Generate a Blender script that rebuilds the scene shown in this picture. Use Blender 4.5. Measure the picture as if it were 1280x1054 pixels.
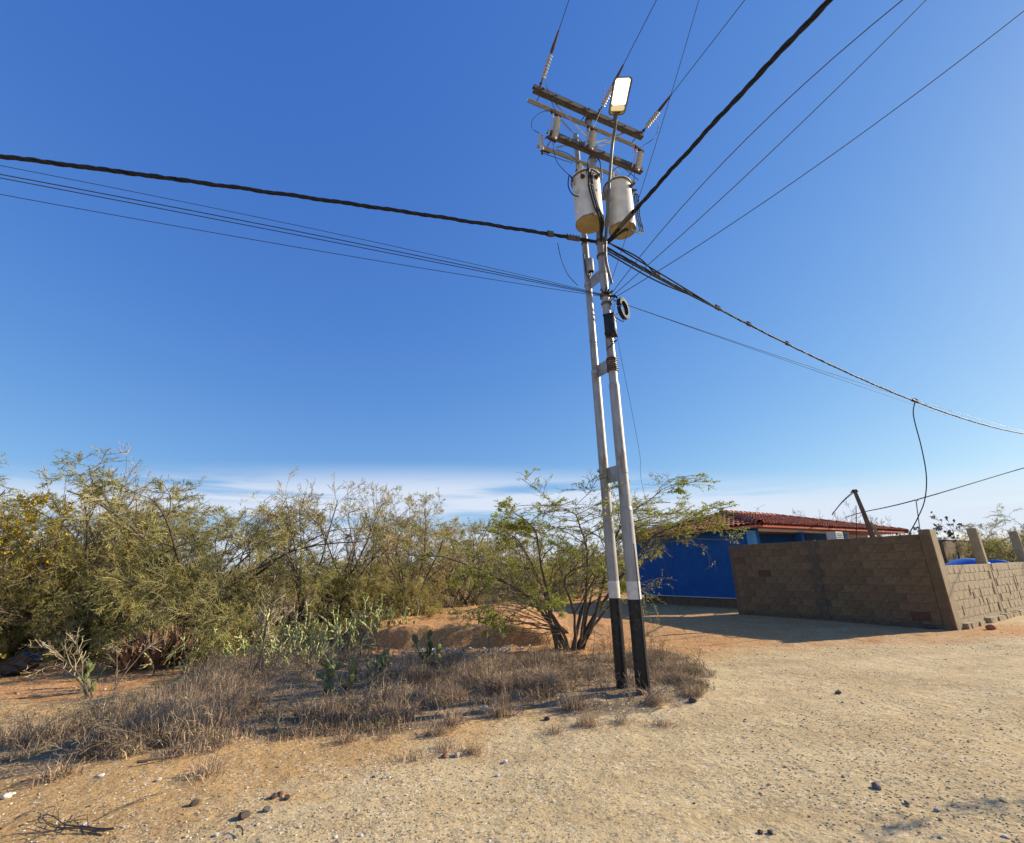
import bpy, math
import numpy as np
from mathutils import Vector
D2 = math.radians
scene = bpy.context.scene
for o in list(bpy.data.objects): bpy.data.objects.remove(o)

# ------------------------------------------------------------------ camera
F, PITCH, ROLL, EYE = 585.0, D2(17.5), math.atan(.025), 1.6
cam_data = bpy.data.cameras.new('camera'); cam = bpy.data.objects.new('camera', cam_data)
scene.collection.objects.link(cam)
cam_data.sensor_width = 36; cam_data.lens = 36*F/1280; cam_data.clip_start = .05; cam_data.clip_end = 6000
from mathutils import Matrix
R0 = np.array([1., 0, 0]); U0 = np.array([0, -math.sin(PITCH), math.cos(PITCH)]); FW = np.array([0, math.cos(PITCH), math.sin(PITCH)])
CR = math.cos(ROLL)*R0 - math.sin(ROLL)*U0; CU = math.sin(ROLL)*R0 + math.cos(ROLL)*U0
cam.matrix_world = Matrix([[CR[i], CU[i], -FW[i], (0, 0, EYE)[i]] for i in range(3)] + [[0, 0, 0, 1]])
scene.camera = cam

# ------------------------------------------------------------------ light
SUN = np.array([.965, .26, 0.]); SUN_EL = D2(25.5)
SUN = np.array([SUN[0]*math.cos(SUN_EL), SUN[1]*math.cos(SUN_EL), math.sin(SUN_EL)])
SUN_AZ = math.atan2(SUN[0], SUN[1])
world = bpy.data.worlds.new('World'); scene.world = world; world.use_nodes = True
wn = world.node_tree; wn.nodes.clear()
def N(t, k, **kw):
    n = t.nodes.new(k)
    for a, v in kw.items(): setattr(n, a, v)
    return n
sky = N(wn, 'ShaderNodeTexSky', sky_type='NISHITA'); sky.sun_disc = False
sky.sun_elevation = SUN_EL; sky.sun_rotation = SUN_AZ
sky.altitude = 0; sky.air_density = 1.0; sky.dust_density = .3; sky.ozone_density = 2.0
SKY_STRENGTH = .13; EXPOSURE = .6
bg = N(wn, 'ShaderNodeBackground'); bg.inputs['Strength'].default_value = SKY_STRENGTH
wo = N(wn, 'ShaderNodeOutputWorld')
tc = N(wn, 'ShaderNodeTexCoord'); sep = N(wn, 'ShaderNodeSeparateXYZ')
wn.links.new(tc.outputs['Generated'], sep.inputs[0])
def M(t, op, a, b=None, c=None, clamp=False):
    n = t.nodes.new('ShaderNodeMath'); n.operation = op; n.use_clamp = clamp
    for i, v in enumerate((a, b, c)):
        if v is None: continue
        if isinstance(v, (int, float)): n.inputs[i].default_value = v
        else: t.links.new(v, n.inputs[i])
    return n.outputs[0]
def MR(t, v, a, b, c=0., d=1.):
    n = t.nodes.new('ShaderNodeMapRange'); n.interpolation_type = 'SMOOTHSTEP'
    t.links.new(v, n.inputs[0])
    for i, q in enumerate((a, b, c, d)): n.inputs[i+1].default_value = q
    return n.outputs[0]
# low cloud bank near the horizon: noise stretched along the azimuth
az = M(wn, 'ARCTAN2', sep.outputs[0], sep.outputs[1])
comb = N(wn, 'ShaderNodeCombineXYZ')
wn.links.new(M(wn, 'MULTIPLY', az, 1.9), comb.inputs[0]); wn.links.new(M(wn, 'MULTIPLY', sep.outputs[2], 21.), comb.inputs[1])
comb.inputs[2].default_value = 3.1
nz = N(wn, 'ShaderNodeTexNoise'); nz.inputs['Scale'].default_value = 1.15; nz.inputs['Detail'].default_value = 8; nz.inputs['Roughness'].default_value = .52
nz.inputs['Distortion'].default_value = .35
wn.links.new(comb.outputs[0], nz.inputs['Vector'])
top = M(wn, 'ADD', .165, M(wn, 'MULTIPLY', M(wn, 'COSINE', M(wn, 'MULTIPLY', M(wn, 'ADD', az, .18), 2.6)), .045))
band = MR(wn, M(wn, 'SUBTRACT', top, sep.outputs[2]), -.015, .06)
cl = MR(wn, nz.outputs['Fac'], .30, .50)
fac = M(wn, 'MULTIPLY', M(wn, 'MULTIPLY', band, cl), .92)
mixc = N(wn, 'ShaderNodeMix', data_type='RGBA')
wn.links.new(fac, mixc.inputs['Factor']); wn.links.new(sky.outputs[0], mixc.inputs['A'])
mixc.inputs['B'].default_value = (.74/SKY_STRENGTH/2**EXPOSURE, .82/SKY_STRENGTH/2**EXPOSURE, .95/SKY_STRENGTH/2**EXPOSURE, 1)
# tone of the clear sky, channel by channel
sc_ = N(wn, 'ShaderNodeSeparateColor'); cc_ = N(wn, 'ShaderNodeCombineColor'); wn.links.new(sky.outputs[0], sc_.inputs[0])
kk = 1/(SKY_STRENGTH*2**EXPOSURE)
for i_, (g_, k_) in enumerate(((1.05, .084), (.80, .153), (.40, .408))):
    wn.links.new(M(wn, 'MULTIPLY', M(wn, 'POWER', sc_.outputs[i_], g_), k_*kk), cc_.inputs[i_])
wn.links.new(cc_.outputs[0], mixc.inputs['A'])
wn.links.new(mixc.outputs['Result'], bg.inputs[0]); wn.links.new(bg.outputs[0], wo.inputs[0])
sun_d = bpy.data.lights.new('sun', 'SUN'); sun_d.energy = 5.0; sun_d.angle = D2(.5); sun_d.color = (1, .87, .68)
sun_o = bpy.data.objects.new('sun', sun_d); scene.collection.objects.link(sun_o)
sun_o.rotation_euler = Vector(tuple(-SUN)).to_track_quat('-Z', 'Y').to_euler(); sun_o.location = (20, 5, 15)
vs = scene.view_settings; vs.view_transform = 'Standard'; vs.look = 'None'; vs.gamma = 1; vs.exposure = EXPOSURE; vs.use_curve_mapping = False
scene.render.engine = 'CYCLES'; scene.cycles.max_bounces = 6; scene.cycles.transparent_max_bounces = 8
scene.render.resolution_x = 1024; scene.render.resolution_y = 843

# ------------------------------------------------------------------ measuring helpers (photo pixel -> real place)
def ray(px, py): return (px-640)/F*CR + (527-py)/F*CU + FW
def at(px, py, Y): r = ray(px, py); return r*(Y/r[1]) + [0, 0, EYE]
def on_ground(px, py, h=0.): r = ray(px, py); return r*((h-EYE)/r[2]) + [0, 0, EYE]
def on_plane(px, py, P, d):
    r = ray(px, py); d = np.array(d[:2], float); d /= np.linalg.norm(d); n = np.array([-d[1], d[0]])
    return r*((n@np.array(P[:2]))/(n@r[:2])) + [0, 0, EYE]
def nrm(v): v = np.asarray(v, float); return v/np.maximum(np.linalg.norm(v, axis=-1, keepdims=True), 1e-9)

# value noise
_p = np.random.default_rng(5).random((256, 256))
def vnoise(x, y):
    xi = np.floor(x).astype(int); yi = np.floor(y).astype(int); fx = x-xi; fy = y-yi
    fx = fx*fx*(3-2*fx); fy = fy*fy*(3-2*fy)
    g = lambda a, b: _p[a % 256, b % 256]
    return (g(xi, yi)*(1-fx)+g(xi+1, yi)*fx)*(1-fy)+(g(xi, yi+1)*(1-fx)+g(xi+1, yi+1)*fx)*fy
def fbm(x, y, o=4):
    s = 0; a = .5
    for i in range(o): s = s+a*vnoise(x*2**i+i*17.3, y*2**i+i*9.1); a *= .5
    return s
def sstep(a, b, x): t = np.clip((x-a)/(b-a), 0, 1); return t*t*(3-2*t)
BANK_X = (-3.7, .1)
def bank_edge(x): return 11.3 + .35*(fbm(x*1.3, x*0+2.)-.5) + .05*x
def height(x, y):
    x = np.asarray(x, float); y = np.asarray(y, float)
    w = sstep(-4.6, -3.3, x)*(1-sstep(-.2, 1.6, x))
    e = bank_edge(x)
    rise = .40*sstep(-.10, .10, y-e)*(1-.7*sstep(5, 11, y-e))*w
    soft = .16*sstep(0, 3, y-12.5)*(1-sstep(5, 10, y-12.5))*sstep(-1, 2, x)*(1-sstep(3.5, 6, x))*.6
    mic = (fbm(x*.6, y*.6)-.47)*.10 + (fbm(x*4.1+3, y*4.1, 3)-.44)*.018*(1+0*x)
    verge = .05*sstep(.5, .6, fbm(x*1.2+7, y*1.2))*sstep(6, 7.5, y+.25*x)*(1-sstep(2, 3, x))
    far = sstep(26, 60, y)*.25*fbm(x*.05, y*.05)
    flat = 1-.75*sstep(9, 11, x)
    return rise+soft+mic*flat+verge+far
def gz(x, y): return float(height(x, y))

# ------------------------------------------------------------------ materials
def mat(name, c1, c2=None, scale=6., rough=.75, metal=0., bump=0., bscale=40., obj=0., isl=0., transl=0., c3=None, s3=2., lo=.35, hi=.65, stretch=None, spec=.3):
    m = bpy.data.materials.new(name); m.use_nodes = True; t = m.node_tree
    b = t.nodes['Principled BSDF']; out = t.nodes['Material Output']
    b.inputs['Roughness'].default_value = rough; b.inputs['Metallic'].default_value = metal
    b.inputs['Specular IOR Level'].default_value = spec
    co = N(t, 'ShaderNodeTexCoord'); vec = co.outputs['Object']
    if stretch:
        mp = N(t, 'ShaderNodeMapping'); mp.inputs['Scale'].default_value = stretch; t.links.new(vec, mp.inputs[0]); vec = mp.outputs[0]
    def mixrgb(f, a, b2):
        n = N(t, 'ShaderNodeMix', data_type='RGBA')
        for key, v in (('Factor', f), ('A', a), ('B', b2)):
            if isinstance(v, tuple): n.inputs[key].default_value = (*v, 1) if len(v) == 3 else v
            elif isinstance(v, (int, float)): n.inputs[key].default_value = v
            else: t.links.new(v, n.inputs[key])
        return n.outputs['Result']
    col = c1
    if c2:
        n1 = N(t, 'ShaderNodeTexNoise'); n1.inputs['Scale'].default_value = scale; n1.inputs['Detail'].default_value = 6; n1.inputs['Roughness'].default_value = .65
        t.links.new(vec, n1.inputs[0])
        col = mixrgb(MR(t, n1.outputs['Fac'], lo, hi), c1, c2)
    if c3:
        n3 = N(t, 'ShaderNodeTexNoise'); n3.inputs['Scale'].default_value = s3; n3.inputs['Detail'].default_value = 5; n3.inputs['Roughness'].default_value = .7
        t.links.new(vec, n3.inputs[0])
        col = mixrgb(MR(t, n3.outputs['Fac'], .52, .66), col, c3)
    if isl or obj:
        h = N(t, 'ShaderNodeHueSaturation')
        if isinstance(col, tuple): h.inputs['Color'].default_value = (*col, 1)
        else: t.links.new(col, h.inputs['Color'])
        if isl:
            g = N(t, 'ShaderNodeNewGeometry'); src = g.outputs['Random Per Island']; amt = isl
        else:
            g = N(t, 'ShaderNodeObjectInfo'); src = g.outputs['Random']; amt = obj
        t.links.new(M(t, 'ADD', M(t, 'MULTIPLY', src, 2*amt), 1-amt), h.inputs['Value'])
        t.links.new(M(t, 'ADD', M(t, 'MULTIPLY', M(t, 'FRACT', M(t, 'MULTIPLY', src, 7.3)), .05*min(1, amt*2)), .5-.025*min(1, amt*2)), h.inputs['Hue'])
        t.links.new(M(t, 'ADD', M(t, 'MULTIPLY', M(t, 'FRACT', M(t, 'MULTIPLY', src, 13.7)), .5*amt), 1-.25*amt), h.inputs['Saturation'])
        col = h.outputs[0]
    if isinstance(col, tuple): b.inputs['Base Color'].default_value = (*col, 1)
    else: t.links.new(col, b.inputs['Base Color'])
    if bump:
        n2 = N(t, 'ShaderNodeTexNoise'); n2.inputs['Scale'].default_value = bscale; n2.inputs['Detail'].default_value = 7; n2.inputs['Roughness'].default_value = .7
        t.links.new(vec, n2.inputs[0]); bp = N(t, 'ShaderNodeBump'); bp.inputs['Strength'].default_value = 1; bp.inputs['Distance'].default_value = bump
        t.links.new(n2.outputs['Fac'], bp.inputs['Height']); t.links.new(bp.outputs[0], b.inputs['Normal'])
    if transl:
        tr = N(t, 'ShaderNodeBsdfTranslucent'); ms = N(t, 'ShaderNodeMixShader'); ms.inputs[0].default_value = transl
        if isinstance(col, tuple): tr.inputs[0].default_value = (*col, 1)
        else: t.links.new(col, tr.inputs[0])
        t.links.new(b.outputs[0], ms.inputs[1]); t.links.new(tr.outputs[0], ms.inputs[2]); t.links.new(ms.outputs[0], out.inputs[0])
    return m
MT = dict(
 steel=mat('galvanised_steel', (.40, .385, .355), (.30, .285, .26), 9, .5, .35, .002, 60, c3=(.20, .13, .08), s3=3, stretch=(1, 1, .25)),
 plate=mat('zinc_plate', (.50, .50, .47), (.38, .38, .36), 14, .5, .4, .001, 80),
 darksteel=mat('weathered_steel_channel', (.14, .125, .105), (.09, .08, .068), 10, .65, .2, .002, 60, c3=(.12, .075, .045), s3=5),
 black=mat('black_pole_paint', (.012, .013, .014), (.022, .022, .022), 12, .38, 0, .0015, 50, c3=(.045, .04, .034), s3=6),
 white=mat('white_pole_paint', (.72, .68, .58), (.6, .56, .47), 12, .55, 0, .001, 60),
 rubber=mat('black_cable_sheath', (.014, .014, .016), (.025, .025, .026), 30, .55, 0, 0),
 wire=mat('weathered_wire', (.07, .07, .075), None, rough=.5, metal=.4),
 tank=mat('cream_tank_enamel', (.74, .70, .59), (.62, .57, .46), 5, .42, 0, .001, 20, c3=(.54, .46, .34), s3=3.5, spec=.5),
 tankunder=mat('tank_underside', (.50, .40, .22), (.42, .33, .18), 8, .6),
 porcelain=mat('grey_porcelain', (.52, .50, .46), (.40, .38, .34), 20, .25, spec=.6),
 brown=mat('brown_fitting', (.12, .06, .035), (.07, .04, .03), 20, .55, .2),
 red=mat('red_tape', (.5, .05, .04)),
 lampbody=mat('grey_lamp_housing', (.16, .15, .13), (.12, .115, .10), 10, .45, .3),
 lampframe=mat('lamp_inner_frame', (.42, .38, .27), None, rough=.5),
 boxlabel=mat('box_label', (.68, .70, .66), (.5, .52, .5), 40, .5),
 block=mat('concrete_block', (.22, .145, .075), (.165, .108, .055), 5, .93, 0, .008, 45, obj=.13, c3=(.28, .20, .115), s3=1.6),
 blockred=mat('clay_red_block', (.17, .085, .05), (.14, .075, .045), 7, .93, 0, .006, 55, obj=.15),
 mortar=mat('rough_mortar', (.17, .125, .08), (.12, .088, .056), 9, .95, 0, .012, 30),
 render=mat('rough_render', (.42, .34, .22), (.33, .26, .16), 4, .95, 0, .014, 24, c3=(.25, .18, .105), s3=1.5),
 column=mat('cast_concrete', (.38, .30, .175), (.31, .24, .14), 6, .9, 0, .006, 40, c3=(.24, .18, .11), s3=2.5, stretch=(1, 1, .5)),
 blue=mat('deep_blue_wall_paint', (.008, .098, .32), (.007, .082, .275), 3, .75, 0, .003, 30, c3=(.02, .115, .34), s3=.9),
 bluelight=mat('light_blue_column_paint', (.10, .32, .62), (.08, .27, .55), 5, .7),
 tile=mat('clay_roof_tile', (.42, .12, .06), (.30, .085, .045), 5, .85, 0, .004, 40, isl=.35, c3=(.40, .22, .13), s3=4),
 whitewall=mat('white_wall_paint', (.66, .67, .64), (.58, .6, .58), 4, .8, 0, .002, 30),
 plastic=mat('off_white_plastic', (.62, .62, .57), (.5, .5, .46), 12, .5),
 bluetarp=mat('blue_plastic', (.03, .15, .50), (.025, .12, .42), 6, .35, spec=.5),
 wood=mat('grey_weathered_wood', (.16, .12, .085), (.10, .075, .055), 8, .9, 0, .006, 30, stretch=(1, 1, .2)),
 bark=mat('thorn_tree_bark', (.14, .105, .075), (.09, .07, .05), 9, .9, 0, .006, 40),
 twig=mat('twig_bark', (.27, .21, .135), (.19, .15, .10), 3, .9, isl=.25),
 twiggreen=mat('yellow_green_twig', (.34, .30, .125), (.25, .225, .10), 2, .85, isl=.35),
 twigpale=mat('pale_dry_twig', (.50, .41, .24), (.38, .31, .18), 2, .9, isl=.3),
 leaf=mat('fresh_green_leaflet', (.31, .37, .042), (.40, .41, .065), 1.4, .6, isl=.45, transl=.5),
 leafolive=mat('olive_leaflet', (.37, .34, .085), (.46, .37, .11), .9, .7, isl=.5, transl=.45),
 leafdark=mat('dark_green_leaf', (.18, .21, .055), (.25, .26, .07), 1.1, .6, isl=.45, transl=.4),
 leafgrey=mat('grey_green_leaf', (.29, .30, .09), (.36, .33, .11), 1.1, .7, isl=.45, transl=.45),
 leafbrown=mat('dry_brown_leaf', (.16, .10, .05), (.12, .085, .045), 1.5, .8, isl=.4, transl=.2),
 yellow=mat('yellow_blossom', (.62, .44, .03), (.48, .36, .03), 2, .7, isl=.35, transl=.35),
 grass=mat('dry_grass_blade', (.35, .25, .155), (.55, .41, .26), .8, .85, isl=.45, transl=.15, c3=(.21, .14, .09), s3=1.3),
 grassgreen=mat('green_grass_blade', (.09, .12, .035), (.12, .13, .04), 1, .8, isl=.4, transl=.2),
 cactus=mat('pale_cactus_pad', (.37, .41, .14), (.52, .51, .21), 2, .6, isl=.35, c3=(.22, .20, .10), s3=3),
 cactusdark=mat('green_cactus_pad', (.12, .14, .05), (.15, .165, .06), 3, .55, isl=.3),
 drysword=mat('reddish_dry_leaf', (.25, .135, .085), (.33, .21, .13), 3, .8, isl=.4),
 bag=mat('black_plastic_bag', (.012, .013, .017), (.02, .022, .028), 6, .3, spec=.6, bump=.01, bscale=12),
 stonepale=mat('pale_stone', (.50, .45, .36), (.38, .33, .25), 12, .9, bump=.004, bscale=50),
 stonewhite=mat('white_chalk_stone', (.74, .73, .66), (.6, .58, .5), 12, .9, bump=.004, bscale=50),
 stonedark=mat('dark_brown_stone', (.12, .085, .062), (.085, .065, .05), 12, .85, bump=.004, bscale=50),
 stonegrey=mat('grey_stone', (.22, .20, .175), (.16, .145, .13), 12, .85, bump=.004, bscale=50),
 stonered=mat('terracotta_fragment', (.36, .16, .09), (.28, .13, .08), 12, .85, bump=.004, bscale=50),
 pebble=mat('gravel_pebble', (.44, .36, .24), (.32, .25, .16), 3, .9, isl=.55),
 pebblewhite=mat('white_gravel_chip', (.66, .59, .44), None, rough=.85, isl=.2),
)
# ground: pale gravel road, ochre sand, bare grain
def ground_material():
    m = bpy.data.materials.new('sandy_ground'); m.use_nodes = True; t = m.node_tree; b = t.nodes['Principled BSDF']
    b.inputs['Roughness'].default_value = .95; b.inputs['Specular IOR Level'].default_value = .12
    co = N(t, 'ShaderNodeTexCoord').outputs['Object']
    def noise(s, d=8, r=.65, off=0., st=None):
        n = N(t, 'ShaderNodeTexNoise'); n.inputs['Scale'].default_value = s; n.inputs['Detail'].default_value = d; n.inputs['Roughness'].default_value = r
        mp = N(t, 'ShaderNodeMapping'); mp.inputs['Location'].default_value = (off, off*.7, 0)
        if st: mp.inputs['Rotation'].default_value = (0, 0, D2(-33)); mp.inputs['Scale'].default_value = st
        t.links.new(co, mp.inputs[0]); t.links.new(mp.outputs[0], n.inputs[0]); return n.outputs['Fac']
    def mix(f, a, c):
        n = N(t, 'ShaderNodeMix', data_type='RGBA')
        for key, v in (('Factor', f), ('A', a), ('B', c)):
            if isinstance(v, tuple): n.inputs[key].default_value = (*v, 1)
            elif isinstance(v, (int, float)): n.inputs[key].default_value = v
            else: t.links.new(v, n.inputs[key])
        return n.outputs['Result']
    at_r = N(t, 'ShaderNodeAttribute', attribute_name='road').outputs['Fac']
    at_o = N(t, 'ShaderNodeAttribute', attribute_name='ochre').outputs['Fac']
    at_l = N(t, 'ShaderNodeAttribute', attribute_name='litter').outputs['Fac']
    sand = mix(MR(t, noise(1.3), .38, .62), (.55, .345, .140), (.46, .28, .11))
    road = mix(MR(t, noise(1.2, off=4, st=(.45, 1.5, 1)), .34, .66), (.60, .465, .255), (.49, .36, .185))
    ochre = mix(MR(t, noise(1.1, off=9), .35, .65), (.55, .285, .11), (.47, .235, .085))
    rj = M(t, 'ADD', at_r, M(t, 'MULTIPLY', M(t, 'SUBTRACT', noise(2.2, off=2), .5), 1.1))
    c = mix(MR(t, rj, .3, .75), sand, road)
    oj = M(t, 'ADD', at_o, M(t, 'MULTIPLY', M(t, 'SUBTRACT', noise(1.6, off=6), .5), .8))
    c = mix(MR(t, oj, .3, .75), c, ochre)
    lj = M(t, 'ADD', at_l, M(t, 'MULTIPLY', M(t, 'SUBTRACT', noise(3.5, off=12), .5), 1.2))
    c = mix(MR(t, lj, .35, .8, 0, .75), c, (.24, .165, .10))
    # grain: fine chips, light and dark
    vo = N(t, 'ShaderNodeTexVoronoi'); vo.inputs['Scale'].default_value = 55; t.links.new(co, vo.inputs[0])
    vc = N(t, 'ShaderNodeSeparateColor'); t.links.new(vo.outputs['Color'], vc.inputs[0])
    c = mix(M(t, 'MULTIPLY', M(t, 'GREATER_THAN', vc.outputs[0], .88), M(t, 'MULTIPLY', MR(t, noise(2.8, off=20), .38, .6), .8)), c, (.70, .61, .43))
    c = mix(M(t, 'MULTIPLY', M(t, 'LESS_THAN', vc.outputs[0], .13), .6), c, (.18, .125, .075))
    g = noise(26, 6, .75)
    c = mix(M(t, 'MULTIPLY', MR(t, g, .52, .72), .55), c, (.24, .165, .09))
    t.links.new(c, b.inputs['Base Color'])
    bp = N(t, 'ShaderNodeBump'); bp.inputs['Distance'].default_value = .05; bp.inputs['Strength'].default_value = .8
    hgt = M(t, 'ADD', M(t, 'MULTIPLY', noise(6, 9, .66, off=3), 1.), M(t, 'MULTIPLY', vo.outputs['Distance'], -.05))
    t.links.new(hgt, bp.inputs['Height']); t.links.new(bp.outputs[0], b.inputs['Normal'])
    return m

# ------------------------------------------------------------------ geometry builder
class MB:
    def __init__(s): s.v = []; s.f = []; s.m = []; s.n = 0
    def add(s, verts, faces, mi=0):
        verts = np.asarray(verts, float).reshape(-1, 3); s.v.append(verts)
        faces = np.asarray(faces)+s.n; s.f.append(faces); s.m.append(np.full(len(faces), mi)); s.n += len(verts); return s
    def box(s, c, size, ax=None, mi=0):
        c = np.asarray(c, float); h = np.asarray(size, float)/2
        A = np.eye(3) if ax is None else np.asarray(ax, float)      # rows = axes
        q = np.array([[x, y, z] for z in (-1, 1) for y in (-1, 1) for x in (-1, 1)])*h
        return s.add(c+q@A, [[0, 2, 3, 1], [4, 5, 7, 6], [0, 1, 5, 4], [2, 6, 7, 3], [0, 4, 6, 2], [1, 3, 7, 5]], mi)
    def tube(s, pts, r, k=8, mi=0, caps=True):
        P = np.asarray(pts, float); n = len(P); r = np.broadcast_to(np.asarray(r, float), (n,))
        T = nrm(np.gradient(P, axis=0)); up = np.array([0, 0, 1.]) if abs(T[:, 2]).mean() < .9 else np.array([0, 1., 0])
        A = nrm(np.cross(T, up)); B = np.cross(T, A); a = np.arange(k)/k*2*math.pi
        V = P[:, None]+r[:, None, None]*(np.cos(a)[None, :, None]*A[:, None]+np.sin(a)[None, :, None]*B[:, None])
        i = np.arange(n-1)[:, None]*k; j = np.arange(k)[None]; j2 = (j+1) % k
        s.add(V, np.stack([i+j, i+k+j, i+k+j2, i+j2], -1).reshape(-1, 4), mi)
        if caps:
            for e, q in ((0, P[0]), (n-1, P[-1])):
                ring = V[e]; tri = [[x, (x+1) % k, k, k] if e == 0 else [(x+1) % k, x, k, k] for x in range(k)]
                s.add(np.vstack([ring, q]), tri, mi)
        return s
    def lathe(s, prof, base, k=24, axis=(0, 0, 1), mi=0):
        ax = nrm(axis); t = np.array([1., 0, 0]) if abs(ax[0]) < .9 else np.array([0, 1., 0]); A = nrm(np.cross(ax, t)); B = np.cross(ax, A)
        a = np.arange(k)/k*2*math.pi; pr = np.asarray(prof, float)
        V = np.asarray(base, float)+pr[:, 1][:, None, None]*ax+pr[:, 0][:, None, None]*(np.cos(a)[None, :, None]*A+np.sin(a)[None, :, None]*B)
        n = len(pr); i = np.arange(n-1)[:, None]*k; j = np.arange(k)[None]; j2 = (j+1) % k
        return s.add(V, np.stack([i+j, i+j2, i+k+j2, i+k+j], -1).reshape(-1, 4), mi)
    def build(s, name, mats, parent=None, origin=None, smooth=False):
        V = np.vstack(s.v); Fc = np.vstack(s.f); mi = np.concatenate(s.m)
        org = np.array(parent.location) if (parent is not None and origin is None) else (np.zeros(3) if origin is None else np.asarray(origin, float))
        me = make_mesh(name, V-org, Fc, mi, mats, smooth)
        return link(name, me, parent, None if parent is not None else org)
def make_mesh(name, V, Fc, mi, mats, smooth=False):
    me = bpy.data.meshes.new(name); tri = Fc[:, 2] == Fc[:, 3]
    cnt = np.where(tri, 3, 4); starts = np.concatenate([[0], np.cumsum(cnt)[:-1]])
    flat = Fc.ravel(); keep = np.ones(Fc.shape, bool); keep[tri, 3] = False; flat = flat[keep.ravel()]
    me.vertices.add(len(V)); me.vertices.foreach_set('co', V.astype(np.float32).ravel())
    me.loops.add(len(flat)); me.loops.foreach_set('vertex_index', flat.astype(np.int32))
    me.polygons.add(len(Fc)); me.polygons.foreach_set('loop_start', starts.astype(np.int32))
    try: me.polygons.foreach_set('loop_total', cnt.astype(np.int32))
    except Exception: pass
    for m in (mats if isinstance(mats, (list, tuple)) else [mats]): me.materials.append(MT[m] if isinstance(m, str) else m)
    me.polygons.foreach_set('material_index', mi.astype(np.int32))
    me.polygons.foreach_set('use_smooth', np.full(len(Fc), smooth))
    me.update(calc_edges=True); me.validate(); return me
def link(name, me, parent=None, loc=None):
    o = bpy.data.objects.new(name, me); scene.collection.objects.link(o)
    if parent is not None: o.parent = parent
    if loc is not None: o.location = tuple(loc)
    return o
def tag(o, label=None, cat=None, group=None, kind=None):
    for k, v in (('label', label), ('category', cat), ('group', group), ('kind', kind)):
        if v: o[k] = v
    return o
def thing(name, label, cat, loc=(0, 0, 0), group=None):
    o = bpy.data.objects.new(name, None); scene.collection.objects.link(o); o.location = tuple(float(a) for a in loc)
    o.empty_display_size = .2; return tag(o, label, cat, group)
def copy_tree(o, loc, rz=0., sc=1., label=None, group=None, parent=None):
    c = o.copy(); scene.collection.objects.link(c)
    if parent is None:
        c.location = tuple(loc); c.rotation_euler = (0, 0, rz); c.scale = (sc, sc, sc) if isinstance(sc, (int, float)) else sc
        if label: c['label'] = label
        if group: c['group'] = group
    else: c.parent = parent
    for ch in list(o.children): copy_tree(ch, None, parent=c)
    return c
def ribbon_tubes(mb, nodes, radii, k=3, mi=0):
    """many branches at once: nodes (n, s, 3), radii (n, s)"""
    n, s_, _ = nodes.shape
    T = nrm(np.gradient(nodes, axis=1)); up = np.where(np.abs(T[..., 2:3]) < .9, np.array([0, 0, 1.]), np.array([1., 0, 0]))
    A = nrm(np.cross(T, up)); B = np.cross(T, A); a = np.arange(k)/k*2*math.pi
    V = nodes[:, :, None]+radii[:, :, None, None]*(np.cos(a)[:, None]*A[:, :, None]+np.sin(a)[:, None]*B[:, :, None])
    b = (np.arange(n)*s_*k)[:, None, None]+(np.arange(s_-1)*k)[None, :, None]; j = np.arange(k)[None, None]; j2 = (j+1) % k
    mb.add(V, np.stack([b+j, b+k+j, b+k+j2, b+j2], -1).reshape(-1, 4), mi)
def quads(mb, P, Dr, Nn, L, W, mi=0, diamond=True):
    """leaf blades: P base, Dr direction, Nn normal-ish, L length, W width"""
    S = nrm(np.cross(Dr, Nn)); L = L[:, None]; W = W[:, None]
    V = np.stack([P, P+Dr*L*.45+S*W*.5, P+Dr*L, P+Dr*L*.45-S*W*.5], 1) if diamond else np.stack([P-S*W*.5, P+S*W*.5, P+Dr*L+S*W*.3, P+Dr*L-S*W*.3], 1)
    mb.add(V, np.arange(len(P)*4).reshape(-1, 4), mi)
def rnd_dir(rng, n): return nrm(rng.normal(size=(n, 3)))

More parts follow.
